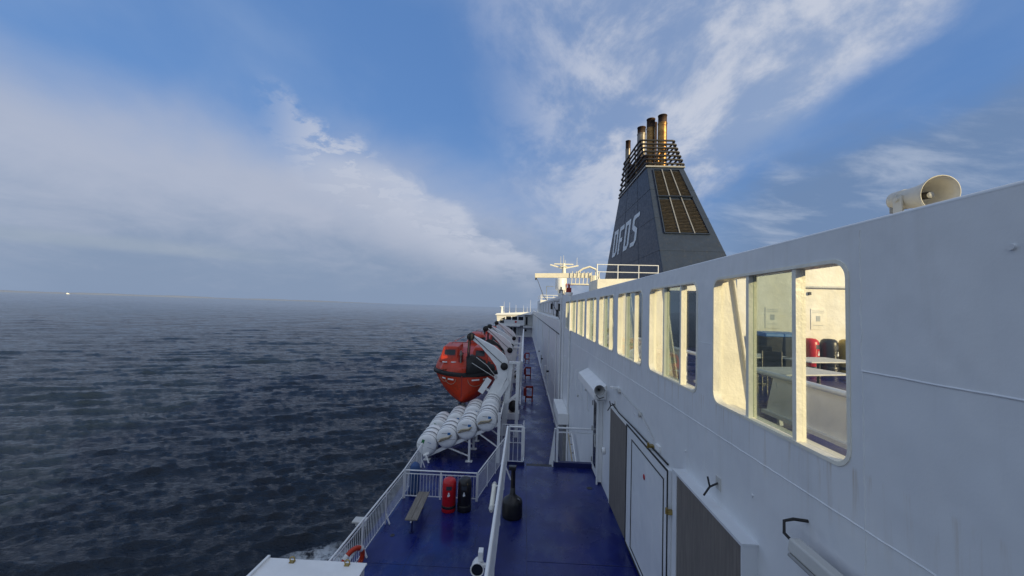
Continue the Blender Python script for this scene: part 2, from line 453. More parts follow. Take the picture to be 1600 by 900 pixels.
S.render.engine = 'CYCLES'
S.view_settings.view_transform = 'Standard'; S.view_settings.look = 'None'; S.view_settings.gamma = 1
S.view_settings.exposure = 0; S.view_settings.use_curve_mapping = False
S.cycles.use_denoising = True; S.cycles.max_bounces = 8; S.cycles.transparent_max_bounces = 16
S.cycles.caustics_reflective = False; S.cycles.caustics_refractive = False

# ------------------------------------------------------------------ sea
SEA = -22.0
def build_sea():
    # polar sheet: fine where the camera looks over the water, coarse elsewhere, out past the horizon
    rad = [9.0]
    while rad[-1] < 2200: rad.append(rad[-1]*1.0056)
    while rad[-1] < 60000: rad.append(rad[-1]*1.25)
    rad = np.array(rad)
    ang = np.concatenate([np.arange(-180, -68, 4.), np.arange(-68, 6, .085), np.arange(6, 180, 4.)])  # degrees from +Y, clockwise
    a = np.radians(ang); RR, AA = np.meshgrid(rad, a, indexing='ij')
    X = RR*np.sin(AA); Y = RR*np.cos(AA); Z = np.zeros_like(X)
    rng = np.random.default_rng(3)
    wind = math.radians(110)
    DX = np.zeros_like(X); DY = np.zeros_like(X)
    dr = RR*.0056
    for i in range(150):
        lam = .75*math.exp(rng.uniform(0, 1)**1.15*math.log(26/.75))
        th = wind+rng.normal(0, .34 if lam < 2 else .20)
        k = 2*PI/lam; amp = .0112*lam**.80*rng.uniform(.5, 1.3)*(1.4 if lam < 3.5 else (.9 if lam < 9 else .55))
        ph = rng.uniform(0, 2*PI)
        att = np.clip((lam/np.maximum(dr*1.35, 1e-3))-1., 0, 1)
        group = .65+.35*np.sin(X*k*.11*math.cos(th+1.2)+Y*k*.11*math.sin(th+1.2)+ph*3)
        f = k*(X*math.cos(th)+Y*math.sin(th))+ph
        Aw = amp*att*group
        Z += Aw*np.sin(f)
        DX += -Aw*.8*math.cos(th)*np.cos(f)*-1; DY += -Aw*.8*math.sin(th)*np.cos(f)*-1
    X = X+DX; Y = Y+DY
    nr, na = X.shape
    co_ = np.stack([X, Y, Z], -1).reshape(-1, 3)
    idx = np.arange(nr*na).reshape(nr, na)
    j2 = np.roll(idx, -1, axis=1)
    q = np.stack([idx[:-1], idx[1:], j2[1:], j2[:-1]], -1).reshape(-1, 4)
    q = q[:, ::-1]
    me = bpy.data.meshes.new('sea'); me.vertices.add(len(co_)); me.vertices.foreach_set('co', co_.ravel())
    me.loops.add(q.size); me.loops.foreach_set('vertex_index', q.ravel().astype(np.int32))
    me.polygons.add(len(q)); me.polygons.foreach_set('loop_start', np.arange(0, q.size, 4, dtype=np.int32))
    me.polygons.foreach_set('loop_total', np.full(len(q), 4, dtype=np.int32))
    me.update(); me.polygons.foreach_set('use_smooth', [True]*len(q)); me.validate()
    o = bpy.data.objects.new('sea', me); COL.objects.link(o); o.location = (0, 0, SEA); struct(o)
    m, nt, p, out = new_mat('dark_sea_water')
    g = _n(nt, 'ShaderNodeNewGeometry'); v = g.outputs['Position']
    p.inputs['IOR'].default_value = 1.333; p.inputs['Specular IOR Level'].default_value = .42
    big = noise_fac(nt, scaled(nt, v, (.012, .005, 1)), 1., .35, .65, 4)
    c = mixc(nt, big, (.009, .016, .027), (.013, .022, .035))
    # churned foam along the hull
    sx = _n(nt, 'ShaderNodeSeparateXYZ'); nt.links.new(v, sx.inputs[0])
    cx = mathn(nt, 'DIVIDE', mathn(nt, 'ADD', sx.outputs['X'], 15.5), 5.2)
    cy = mathn(nt, 'DIVIDE', mathn(nt, 'MAXIMUM', mathn(nt, 'SUBTRACT', sx.outputs['Y'], 30.5), 0.), 5.0)
    d2 = mathn(nt, 'ADD', mathn(nt, 'MULTIPLY', cx, cx), mathn(nt, 'MULTIPLY', cy, cy))
    near = _n(nt, 'ShaderNodeMapRange'); near.inputs['From Min'].default_value = 1.5; near.inputs['From Max'].default_value = .2
    nt.links.new(d2, near.inputs['Value'])
    fm = noise_fac(nt, v, .9, .30, .62, 9, .75)
    fo = mathn(nt, 'MULTIPLY', near.outputs[0], fm)
    r = _n(nt, 'ShaderNodeMapRange'); r.inputs['From Min'].default_value = .15; r.inputs['From Max'].default_value = .6
    nt.links.new(fo, r.inputs['Value']); fo = r.outputs[0]
    c = mixc(nt, fo, c, (.55, .60, .64))
    nt.links.new(c, p.inputs['Base Color'])
    ra = _n(nt, 'ShaderNodeMapRange'); ra.inputs['To Min'].default_value = .07; ra.inputs['To Max'].default_value = .7
    nt.links.new(fo, ra.inputs['Value']); nt.links.new(ra.outputs[0], p.inputs['Roughness'])
    h1 = noise_fac(nt, scaled(nt, v, (.8, 1.7, 1)), 1.1, .1, .9, 6, .6)
    b1 = _n(nt, 'ShaderNodeBump'); b1.inputs['Strength'].default_value = .8; b1.inputs['Distance'].default_value = .26
    nt.links.new(h1, b1.inputs['Height'])
    h2 = noise_fac(nt, scaled(nt, v, (.6, 1.5, 1)), .30, .1, .9, 7, .62)
    b2 = _n(nt, 'ShaderNodeBump'); b2.inputs['Strength'].default_value = .75; b2.inputs['Distance'].default_value = .36
    nt.links.new(h2, b2.inputs['Height']); nt.links.new(b2.outputs[0], b1.inputs['Normal'])
    h3 = noise_fac(nt, scaled(nt, v, (.45, 1.6, 1)), .075, .1, .9, 6, .6)
    b3 = _n(nt, 'ShaderNodeBump'); b3.inputs['Strength'].default_value = .8; b3.inputs['Distance'].default_value = .45
    nt.links.new(h3, b3.inputs['Height']); nt.links.new(b3.outputs[0], b2.inputs['Normal'])
    nt.links.new(b1.outputs[0], p.inputs['Normal'])
    me.materials.append(m)
build_sea()

# low coast on the horizon
def coast():
    mb = MB(); n = 160
    pts0, pts1 = [], []
    for i in range(n+1):
        t = i/n; a = math.radians(-66+t*46)
        d = 15000+3000*math.sin(t*3)
        h = 18+30*max(0, noise.noise(Vector((t*9, 3, 0)))+.45)+10*noise.noise(Vector((t*60, 1, 0)))
        h *= min(1, (1-t)*5)
        pts0.append((d*math.sin(a), d*math.cos(a), SEA-2, h))
    vs = []
    for x, y, z, h in pts0:
        k = 1.06
        vs += [(x, y, z), (x*1.01, y*1.01, SEA+h+8), (x*k, y*k, SEA+h*1.3+8), (x*k*1.05, y*k*1.05, z)]
    fs = []
    for i in range(n):
        for j in range(3): fs.append((i*4+j, i*4+j+1, i*4+5+j, i*4+4+j))
    mb.add(vs, fs)
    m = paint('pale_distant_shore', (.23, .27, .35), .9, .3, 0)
    o = mb.build('coast', m); struct(o)
coast()

def far_ship():
    t = tag(empty('cargo_ship', (-11900, 9610, SEA), math.radians(50)), 'tiny white ship on the far left horizon', 'ship'); t.scale = (.4, .4, .4)
    MB().hexa([(-70, -12, -3), (70, -12, -3), (70, 12, -3), (-70, 12, -3), (-80, -14, 22), (85, -14, 22), (85, 14, 22), (-80, 14, 22)]).build('hull', 'white', t)
    MB().box(-70, 30, -12, 12, 22, 60).build('superstructure', 'white', t)
    MB().box(-40, -20, -5, 5, 60, 78).build('funnel', 'white', t)
far_ship()

# ------------------------------------------------------------------ decks
LZ, RZ, WZ = -7.2, -4.45, -1.8        # lower deck, stair-head deck, window deck
def deck_obj(name, mb, mat='deck'): return struct(mb.build(name, mat))
deck_obj('lower_deck', MB().box(-4.62, .15, -3, 19.5, LZ-.25, LZ))
deck_obj('walkway', MB().box(.15, 2.12, 11.16, 96, LZ-.25, LZ))
deck_obj('boat_deck', MB().box(-4.3, .15, 19.5, 96, LZ-.25, LZ))
deck_obj('stair_head_deck', MB().box(-.42, 2.1, -3, 11.1, RZ-.18, RZ))
deck_obj('sun_deck', MB().box(2.13, 18, -3, 60, WZ-.2, WZ))
# hull side
hull = MB().prism([[(-3, SEA-3), (96, SEA-3), (96, -4.6), (94, -4.6), (94, LZ), (-3, LZ)]], lambda a, b: (-4.66, a, b), lambda a, b: (-4.63, a, b)).build('hull_side', 'darkblue')
tag(hull, "dark blue ferry hull side dropping from the deck edge to the sea", 'hull')
# weld seams in the deck
for k, (x0, x1, y, z) in enumerate([(-4.5, .1, 10.95, LZ), (-4.5, .1, 16.2, LZ), (-.3, 2.05, 8.2, RZ)]):
    pass
mb = MB()
for y in (7.6, 10.9): mb.box(-4.5, -.45, y-.006, y+.006, LZ, LZ+.004)
for x in (-3.1, -1.3): mb.box(x-.006, x+.006, 5, 14, LZ, LZ+.0045)
mb.box(.16, .175, 3, 11.05, RZ, RZ+.004); mb.box(.176, 2.08, 7.0-.006, 7.0+.006, RZ, RZ+.004)
struct(mb.build('deck_weld_lines', 'darkblue'))

for k, (x, y, z) in enumerate(((-.9, 9.4, LZ), (.45, 6.4, RZ), (1.75, 9.9, RZ), (-3.9, 12.2, LZ))):
    lab = ['round scupper drain in the lower deck beside the edge fence', 'round drain in the middle of the upper blue deck', 'round drain near the glazed door', 'round drain near the outer fence beside the bench'][k]
    tag(MB().lathe([(.07, 0), (.07, .008), (.055, .008), (.05, .003), (0, .003)], 18, (x, y, z)).build('deck_drain', 'gratestrip'), lab, 'drain', 'deck drains')
# step edge, riser and stairs down to the walkway
st = tag(empty('deck_stairs', (.55, 11.1, LZ)), 'steep stairs dropping from the blue deck to the long walkway', 'stairs')
def P(o): return o.location
def rel(parent, mb, name, mat, bevel=0):
    L = Vector(parent.location); Ri = Matrix.Rotation(-parent.rotation_euler.z, 3, 'Z')
    mb.v = [tuple(Ri @ (Vector(v)-L)) for v in mb.v]
    return mb.build(name, mat, parent, bevel)
rel(st, MB().box(.18, .90, 11.1, 11.26, RZ-.05, RZ+.002), 'nosing_plate', 'gratestrip')
nst = 12
for i in range(nst):
    z = RZ-(i+1)*(RZ-LZ)/(nst+1)
    rel(st, MB().box(.18, .90, 11.26+i*.22, 11.26+i*.22+.24, z-.04, z), 'tread', 'gratestrip')
for x in (.15, .92):
    rel(st, MB().prism([[(11.1, RZ), (11.1, RZ-.3), (14.1, LZ), (14.3, LZ+.05), (14.2, LZ+.25)]], lambda a, b: (x-.02, a, b), lambda a, b: (x+.01, a, b)), 'stringer', 'white')
rel(st, MB().prism([[(11.14, RZ-.1), (14.1, LZ+.1), (14.1, LZ+.95), (11.14, RZ+1.05)]], lambda a, b: (.955, a, b), lambda a, b: (.975, a, b)), 'side_panel', 'white')
rel(st, MB().tube([(.965, 11.1, RZ+1.07), (.965, 14.1, LZ+1.0)], .022), 'handrail', 'railwhite')
rel(st, MB().box(.94, 2.08, 11.08, 11.2, RZ-.002, RZ+.14), 'toe_riser', 'darkblue'); rel(st, MB().box(-.40, .12, 11.08, 11.18, RZ-.002, RZ+.10), 'toe_riser', 'darkblue')

# ------------------------------------------------------------------ window wall
WX = 2.1
W_ST = [2.57+2.19*i for i in range(8)]; WW = 1.78; WB, WT = -.965, .385
def wall_loops():
    outer = [(-3, RZ-.1), (11.1, RZ-.1), (11.1, LZ-.1), (21.7, LZ-.1), (21.7, .62), (2.48, .60), (-3, .585)]
    holes = [rrect(s, s+WW, WB, WT, .12)[::-1] for s in W_ST]
    return [outer]+holes
wall = tag(empty('window_wall', (WX, 9, RZ)), 'long white ship wall with a row of rounded three-pane windows on the right', 'wall')
def W(mb, name, mat, bevel=0): return rel(wall, mb, name, mat, bevel)
W(MB().prism(wall_loops(), lambda a, b: (WX, a, b), lambda a, b: (WX+.03, a, b)), 'plating', 'wall')
mb = MB(); mb.tube([(WX+.016, y, .592+.02*((y+3)/24.7)) for y in np.linspace(-3, 21.7, 14)], .018, 8)
W(mb, 'top_rim', 'wall')
def bead(pts, r=.006, wob=.002, step=.06):
    out = []
    for a, b in zip(pts[:-1], pts[1:]):
        a, b = Vector(a), Vector(b); n = max(2, int((b-a).length/step))
        for i in range(n): q = a.lerp(b, i/n); out.append(q+Vector((0, random.uniform(-wob, wob), random.uniform(-wob, wob))))
    out.append(Vector(pts[-1])); return out
W(MB().tube(bead([(WX, -3, -1.22), (WX, 2.48, -1.28), (WX, 6, -1.31), (WX, 21.7, -1.5)]), .006, 6), 'weld_seam', 'wall')
W(MB().tube(bead([(WX, 2.48, .56), (WX, 2.47, -1.28), (WX, 2.46, -4.4)], .008, .005, .035), .0055, 6), 'weld_seam', 'wall')
W(MB().tube(bead([(WX, -3, -.30), (WX, 2.48, -.325)]), .006, 6), 'weld_seam', 'wall')
for i in range(7):
    a = W_ST[i]+WW; b = W_ST[i+1]
    W(MB().tube(bead([(WX, a+.03, -.34), (WX, b-.03, -.34)]), .004, 6), 'weld_seam', 'wall')
frac = [(.30, .67)]+[(.31, .66)]*7
for i, s in enumerate(W_ST):
    e = s+WW
    fr = W(MB().prism([rrect(s-.012, e+.012, WB-.012, WT+.012, .13), rrect(s+.014, e-.014, WB+.014, WT-.014, .108)[::-1]], lambda a, b: (WX-.008, a, b), lambda a, b: (WX+.075, a, b)), 'window', 'cream')
    ms = [s+WW*(1-.645)-.02, s+WW*.31-.03] if False else [s+.51, s+1.14]
    for my in ms:
        m_ = MB().box(WX+.004, WX+.078, my-.02, my+.025, WB+.008, WT-.008)
        o = rel(wall, m_, 'mullion', 'cream'); o.parent = fr
    edges = [s+.016, ms[0]-.0205, ms[0]+.0255, ms[1]-.0205, ms[1]+.0255, e-.016]
    for j in range(3):
        o = rel(wall, MB().box(WX+.045, WX+.053, edges[2*j], edges[2*j+1], WB+.02, WT-.02), 'pane', 'glassshade' if j == 1 else 'glass'); o.parent = fr
    o = rel(wall, MB().box(WX+.03, WX+.20, s+.04, e-.04, WB-.035, WB-.012), 'sill', 'cream'); o.parent = fr
# stiffening brackets behind the pillars (they catch the sun)
pill = [2.30]+[s+WW+.205 for s in W_ST]
for y in pill:
    W(MB().prism([[(WX+.03, WZ), (WX+.62, WZ), (WX+.30, .40), (WX+.03, .40)]], lambda a, b: (a, y-.012, b), lambda a, b: (a, y+.012, b)), 'stiffener_bracket', 'cream')
    W(MB().prism([[(WX+.622, WZ), (WX+.64, WZ), (WX+.32, .40), (WX+.302, .40)]], lambda a, b: (a, y-.05, b), lambda a, b: (a, y+.05, b)), 'stiffener_flange', 'cream')
W(MB().box(WX+.04, WX+.34, -3, 21.65, .405, .42), 'stiffener_top', 'cream')
# pad eyes and small studs on the plating
for (y, z) in ((6.05, -2.05), (3.62, -1.62), (5.05, -1.75), (1.72, .33), (7.3, -1.9)):
    W(MB().cyl((WX, y, z), (WX-.012, y, z), .014, n=10), 'stud', 'wall')
# vertical pipes on the far part of the wall
for y, z0, z1, r in ((17.4, LZ+.3, .6, .04), (20.2, LZ+.4, -.1, .035), (21.8, -6.9, 1.0, .05)):
    W(MB().cyl((WX-.06, y, z0), (WX-.06, y, z1), r, n=10), 'downpipe', 'white')
for y in (12.2, 13.6, 15.0, 16.2, 18.6, 19.4):
    W(MB().tube([(WX-.02, y, -2.3), (WX-.06, y, -2.34), (WX-.06, y, -3.1), (WX-.02, y, -3.14)], .014, 6), 'grab_bar', 'white')
for k, (x0, x1) in enumerate([(WX-.002, WX-.03)]):
    W(MB().box(WX-.03, WX, 11.2, 21.7, LZ, LZ+.12), 'kerb', 'white')

for i in range(7):
    yv = W_ST[i]+WW+.2
    W(MB().tube(bead([(WX+.004, yv, -1.31), (WX+.004, yv, -2.0 if yv < 10 else -4.3)], .006, .004, .05), .006, 6), 'weld_seam', 'wall')
for y, z in ((8.4, -1.72), (6.9, -1.80), (12.8, -2.6), (14.6, -3.2)):
    W(MB().lathe([(0, 0), (.05, 0), (.05, .02), (.035, .05), (0, .055)], 14, (WX-.05, y, z), 'x'), 'junction_box', 'greywhite')
W(MB().tube([(WX-.02, 9.2, -1.80), (WX-.02, 8.4, -1.70), (WX-.02, 6.9, -1.78), (WX-.02, 6.2, -2.0)], .007, 6), 'cable_run', 'greywhite')
for z in (-4.15, -3.3, -2.6):
    W(MB().box(WX-.125, WX-.095, 11.0, 11.05, z-.06, z+.06), 'hinge', 'grey')
# door with tinted glass, standing under a projecting hood
dr = W(MB().box(WX-.10, WX, 10.15, 11.02, RZ+.05, -2.38), 'door', 'white', .01)
def sub(p, mb, name, mat, bevel=0):
    o = rel(wall, mb, name, mat, bevel); o.parent = p; return o
sub(dr, MB().box(WX-.106, WX-.0995, 10.50, 10.88, RZ+.25, -2.48), 'door_glass', 'darkglass')
sub(dr, MB().tube([(WX-.10, 10.27, -3.55), (WX-.17, 10.27, -3.55), (WX-.17, 10.27, -3.25), (WX-.10, 10.27, -3.25)], .014), 'handle', 'greywhite')
W(MB().box(WX-.15, WX-.11, 10.12, 10.16, RZ, -2.36).box(WX-.15, WX, 10.1, 11.06, -2.376, -2.33), 'door_frame', 'white')
W(MB().hexa([(1.78, 9.75, -2.22), (2.1, 9.75, -2.22), (2.1, 12.6, -2.22), (1.78, 12.6, -2.22), (1.80, 9.75, -2.02), (2.1, 9.75, -1.86), (2.1, 12.6, -1.86), (1.80, 12.6, -2.02)]), 'door_hood', 'white', .015)
# tan ribbed screens and white framed board
W(MB().box(WX-.045, WX, 7.72, 9.10, RZ+.06, -2.24), 'screen_panel', 'screen')
W(MB().box(WX-.05, WX-.002, 9.1, 9.14, RZ+.05, -2.20).box(WX-.05, WX-.002, 7.72, 9.1, -2.24, -2.21), 'screen_frame', 'white')
bo = W(MB().box(WX-.05, WX-.002, 5.50, 7.66, RZ+.05, -2.18), 'service_board', 'wall')
sub(bo, MB().prism([[(5.50, RZ+.05), (7.66, RZ+.05), (7.66, -2.18), (5.50, -2.18)], [(5.528, RZ+.078), (5.528, -2.208), (7.632, -2.208), (7.632, RZ+.078)]], lambda a, b: (WX-.062, a, b), lambda a, b: (WX-.0505, a, b)), 'outer_seal', 'rubber')
sub(bo, MB().prism([[(5.66, RZ+.16), (7.30, RZ+.16), (7.30, -2.36), (5.66, -2.36)], [(5.677, RZ+.177), (5.677, -2.377), (7.283, -2.377), (7.283, RZ+.177)]], lambda a, b: (WX-.060, a, b), lambda a, b: (WX-.0505, a, b)), 'inner_seal', 'rubber')
sub(bo, MB().lathe([(0, 0), (.045, 0), (.045, .004), (0, .004)], 16, (WX-.058, 6.55, -2.72), 'x'), 'red_sticker', 'red')
W(MB().tube([(WX-.02, 9.05, -2.14), (WX-.05, 8.3, -2.15), (WX-.04, 7.2, -2.13), (WX-.02, 5.6, -2.14)], .013, 8), 'rubber_gasket', 'rubber')
# deep box casing with recessed ribbed screen (sloping top)
cs = W(MB().prism([[(3.54, RZ+.02), (5.10, RZ+.02), (5.10, -2.012), (3.54, -2.012)], [(3.555, RZ+.1), (3.555, -2.032), (4.99, -2.032), (4.99, RZ+.1)]], lambda a, b: (WX-.14, a, b), lambda a, b: (WX-.0, a, b)), 'screen_casing', 'wall')
sub(cs, MB().box(WX-.13, WX-.10, 3.556, 4.989, RZ+.1, -2.033), 'screen_infill', 'screen')
sub(cs, MB().box(WX-.146, WX, 3.53, 5.11, -2.011, -1.997), 'flat_top', 'wall')
# clamps
def clamp(y, z, s=1.):
    m = MB(); m.box(WX-.012, WX, y-.05*s, y+.05*s, z-.07*s, z+.07*s)
    o = W(m, 'clamp', 'greywhite')
    sub(o, MB().tube([(WX-.01, y, z), (WX-.10*s, y+.01, z-.05*s), (WX-.16*s, y+.03*s, z-.16*s)], .012*s).tube([(WX-.10*s, y+.01, z-.05*s), (WX-.12*s, y+.02, z+.06*s)], .011*s), 'toggle', 'black')
clamp(4.22, -1.78, .9); clamp(3.10, -2.20, 1.0); clamp(8.85, -2.1, 1.)
for y, z in ((6.28, -2.12), (5.47, -2.72)):
    o = W(MB().box(WX-.075, WX, y-.05, y+.03, z-.02, z+.02).cyl((WX-.08, y, z-.03), (WX-.08, y, z+.05), .018, n=8), 'hinge', 'brass')
W(MB().box(WX-.03, WX, 5.95, 6.1, -2.10, -2.02), 'latch_pad', 'white')

g_ = tag(empty('wall_ladder', (1.95, 12.6, LZ)), 'stowed tan and white ladder leaning on the wall behind the short fence', 'ladder')
for dx in (0, .12):
    rel(g_, MB().bar((1.82+dx, 15.2, -4.75), (1.86+dx, 11.9, -6.35), .04, .08), 'rail', 'rope' if dx == 0 else 'white')
for q in range(9):
    f = (q+.5)/9; rel(g_, MB().cyl((1.82, 15.2-3.3*f, -4.75-1.6*f), (1.97, 15.2-3.3*f, -4.75-1.6*f), .018, n=6), 'rung', 'steelgrey')
# ---- far wall (lower plating, ledge, upper plating)
fw = tag(empty('accommodation_wall', (WX, 60, LZ)), 'long grey-white side wall running beside the walkway to the bridge', 'wall')
def FW(mb, name, mat, bevel=0): return rel(fw, mb, name, mat, bevel)
FW(MB().box(WX, WX+.06, 21.75, 97, LZ-.1, -.74), 'lower_plating', 'wall')
FW(MB().box(WX-.02, WX+.32, 21.75, 97, -.738, -.70), 'ledge', 'white')
FW(MB().box(WX+.29, WX+.33, 21.75, 66, -.70, .88), 'upper_plating', 'wall')
FW(MB().tube([(WX-.04, 22, -1.48), (WX-.04, 60, -1.48), (WX-.04, 95, -1.48)], .03, 8), 'conduit', 'rubber')
FW(MB().tube([(WX-.03, 22, LZ+.35), (WX-.03, 95, LZ+.35)], .03, 8), 'kerb_pipe', 'white')
for y in (24.5, 32, 43, 57, 74):
    FW(MB().cyl((WX-.06, y, LZ+.1), (WX-.06, y, -1.5), .035, n=8), 'downpipe', 'white')
for y, z in ((27, -4.2), (28.2, -4.2), (29.6, -4.0), (35, -3.8), (37.5, -3.8), (47, -3.6), (50, -3.6)):
    FW(MB().box(WX-.03, WX, y-.25, y+.25, z-1.0, z+.9), 'panel', 'wall')
for y in (36, 44, 52, 63):
    o = FW(MB().box(WX-.10, WX, y-.3, y+.3, LZ+1.0, LZ+1.9), 'fire_box', 'white' if y != 44 else 'rubber')
for y, z in ((31.1, -5.0), (41, -5.3), (49, -5.4)):
    FW(MB().cyl((WX-.02, y, z), (WX-.22, y, z-.02), .05, .09, 12), 'wall_lamp', 'rubber')
for y0 in range(24, 64, 5):
    FW(MB().prism([rrect(y0, y0+4.2, -.55, .72, .1), rrect(y0+.15, y0+4.05, -.40, .60, .08)[::-1]], lambda a, b: (WX+.262, a, b), lambda a, b: (WX+.289, a, b)), 'panel_frame', 'greywhite')
for y, z in ((25.5, .1), (27.2, -.3), (33, .2)):
    FW(MB().box(WX+.12, WX+.288, y, y+.35, z-.25, z+.25), 'junction_box', 'rubber')
FW(MB().tube([(WX+.1, 24, -.65), (WX+.15, 28, -.1), (WX+.2, 33, .6)], .025, 6).tube([(WX+.1, 25, .5), (WX+.1, 29, .55), (WX+.15, 30, -.5)], .02, 6), 'cable', 'rubber')
FW(MB().box(WX+.25, 8, 66, 66.05, -.7, .9), 'end_plating', 'wall')

# ---- walkway-side cabinet with white hood
cb = tag(empty('deck_cabinet', (1.9, 18.6, LZ)), 'small white hooded cabinet against the wall beyond the stair rail', 'cabinet')
rel(cb, MB().box(1.88, 2.08, 17.7, 19.6, LZ, -5.10), 'body', 'grey')
rel(cb, MB().box(1.62, 2.09, 17.3, 20.1, -5.099, -4.62), 'hood', 'white', .02)

# ------------------------------------------------------------------ fences
def fence(name, a, b, z, h, label, group, posts=(0, 1), spacing=.115, rail_r=.026, sub_rail=True, z2=None, thick_post=.03, brace_side=0, brace_idx=()):
    a, b = Vector((*a, z)), Vector((*b, z2 if z2 is not None else z)); up = Vector((0, 0, 1))
    t = tag(empty(name, a), label, 'fence', group)
    L = (b-a).length; d = (b-a)/L
    n = lambda m: rel(t, m, *nm)
    nm = ('handrail', 'railwhite'); n(MB().tube([a+up*h, b+up*h], rail_r))
    if sub_rail:
        nm = ('upper_rail', 'railwhite'); n(MB().bar(a+up*(h-.12), b+up*(h-.12), .012, .035))
    nm = ('lower_rail', 'railwhite'); n(MB().bar(a+up*.1, b+up*.1, .012, .035))
    nm = ('post', 'railwhite')
    sd = d.cross(up).normalized()
    for f in posts:
        q = a.lerp(b, f)
        n(MB().bar(q+up*.002, q+up*(h-.002), .02, thick_post*2, up=d))
    for f in brace_idx:
        q = a.lerp(b, f)
        m = MB().bar(q+up*.34, q+sd*brace_side*.15+up*.002, .03, .05, up=d); rel(t, m, 'brace', 'railwhite')
    k = min(96, int(L/spacing))
    for i in range(1, k):
        q = a.lerp(b, i/k)
        m = MB().cyl(q+up*.10, q+up*(h-.12 if sub_rail else h), .0075, n=6, caps=False); rel(t, m, 'baluster', 'railwhite')
    return t
G = 'white balustraded deck fences'
fence('deck_fence', (-4.55, 6.0), (-4.30, 14.5), LZ, 1.05, 'outer white balustrade fence along the ship side with the lifebuoy, left', G, (0, .2, .4, .6, .8, 1), brace_side=-1*-1, brace_idx=(.4, .6, .8), thick_post=.04)
fence('deck_fence', (-4.30, 14.55), (-4.36, 17.25), LZ, 1.05, 'short outer white fence between the blue bag and the raft rack', G, (.33, .66, 1), brace_side=1, brace_idx=(1,))
fence('deck_fence', (-4.27, 14.52), (-1.58, 14.52), LZ, 1.02, 'white fence crossing the lower deck behind the red and black bins', G, (0, .5, 1))
fence('deck_fence', (-1.54, 14.54), (-.72, 18.6), LZ, 1.04, 'white fence running forward beside the raft rack from the bins', G, (0, .3, .6, .9))
fence('deck_fence', (-.38, 2.0), (-.38, 11.08), RZ, 1.07, 'long white edge fence between the two blue deck levels, seen nearly end-on', G, (0, .17, .34, .5, .67, .84, 1), spacing=.12, rail_r=.03, brace_side=1, brace_idx=(.44, .9))
fence('deck_fence', (-.34, 11.1), (.05, 11.1), RZ, 1.07, 'narrow white gate-width fence beside the stair head, next to the ashtray', G, (0, 1), spacing=.13)
fence('deck_fence', (1.03, 11.1), (2.03, 11.1), RZ, 1.09, 'short white fence on the blue riser between stairs and wall', G, (0, 1), spacing=.9)
# walkway-side balustrade near the davits
fence('deck_fence', (.12, 14.6), (.14, 21.4), LZ, 1.02, 'white balustrade on the left edge of the walkway beyond the stairs', G, (0, .33, .66, 1))
fence('deck_fence', (-1.0, 20.6), (.05, 20.6), LZ, 1.02, 'low white fence crossing under the first boat davit', G, (0, 1))
plank = tag(MB().bar((.085, 11.02, RZ+.27), (.085, 11.02, RZ+1.08), .05, .035, up=(0, 1, 0)).build('rail_plank', 'white'), 'upright white bar fixed at the end of the stair-head fence', 'bar')

# ------------------------------------------------------------------ litter bins
def litter_bin(loc, mat, label, group, rz=0., base='black', logo=True):
    t = tag(empty('litter_bin', loc, rz), label, 'litter bin', group)
    H, r = 1.12, .24
    prof = [(0, .13), (r*.96, .13), (r, .15), (r, .9), (r*.97, .98), (r*.86, 1.06), (r*.6, 1.105), (0, H)]
    o = MB().lathe([(0, .0), (r*.98, .0), (r*1.03, .02), (r*1.03, .13)], 28).build('base', mat, t)
    MB().lathe([(r*1.035, .13), (r*1.045, .135), (r*1.045, .22), (r*1.03, .225), (r*1.0, .225)], 28).build('band', 'black', t)
    b = MB().lathe(prof, 28).build('body', mat, t)
    # slot apertures front and back, recessed dark openings with hood
    for s in (-1, 1):
        m = MB(); rr = r*1.004; n = 8; a0 = -PI/2 if s < 0 else PI/2
        vs = []
        for j, z in enumerate((.78, .915)):
            for i in range(n+1):
                a = a0+(-.42+.84*i/n); vs.append((rr*math.cos(a), rr*math.sin(a), z))
        m.add(vs, [(i, i+1, n+2+i, n+1+i) for i in range(n)], True)
        m.build('opening', 'ink', t)
    if logo:
        m = MB()
        y = -r-.008
        m.lathe([(0, 0), (.024, 0), (.024, .003), (0, .003)], 10, (0, y, .69), 'y')
        m.prism([[(-.035, .57), (.0, .57), (.045, .60), (.03, .655), (-.02, .665), (-.045, .62)]], lambda a, b_: (a, y, b_), lambda a, b_: (a, y+.012, b_))
        m.build('litter_emblem', 'labelwhite', t)
    return t
litter_bin((-2.47, 13.83, LZ), 'red', 'red litter bin standing left of the black one by the fence', 'litter bins on the lower deck', .12)
litter_bin((-1.93, 13.90, LZ), 'black', 'black litter bin standing right of the red one by the fence', 'litter bins on the lower deck', .05)
litter_bin((9.28, 12.85, WZ), 'red', 'red litter bin seen through the nearest window', 'litter bins behind the glass', .5)
litter_bin((9.90, 12.88, WZ), 'black', 'black litter bin seen through the nearest window', 'litter bins behind the glass', .5)
litter_bin((10.50, 12.90, WZ), 'yellow', 'yellow litter bin at the right edge of the nearest window', 'litter bins behind the glass', .5, logo=False)

# smoking ashtray
t = tag(empty('cigarette_bin', (-.14, 8.45, RZ)), 'black bell-shaped cigarette bin with a tall neck beside the edge fence', 'ashtray')
MB().lathe([(0, 0), (.215, 0), (.22, .03), (.215, .30), (.20, .345), (.13, .40), (.075, .44), (.058, .48), (.05, .6), (0, .6)], 28).build('base', 'black', t)
MB().lathe([(.05, .58), (.045, .98), (.052, .99), (.052, 1.03), (.04, 1.045), (0, 1.05)], 20).build('neck', 'black', t)
MB().box(-.10, .06, -.06, .05, .965, 1.05).build('head', 'black', t, .015)
m = MB().box(-.028, .028, -.02, .02, 0, .004); o = m.build('sticker', 'labelwhite', t); o.location = (.13, -.08, .385); o.rotation_euler = (-.5, .7, .4)

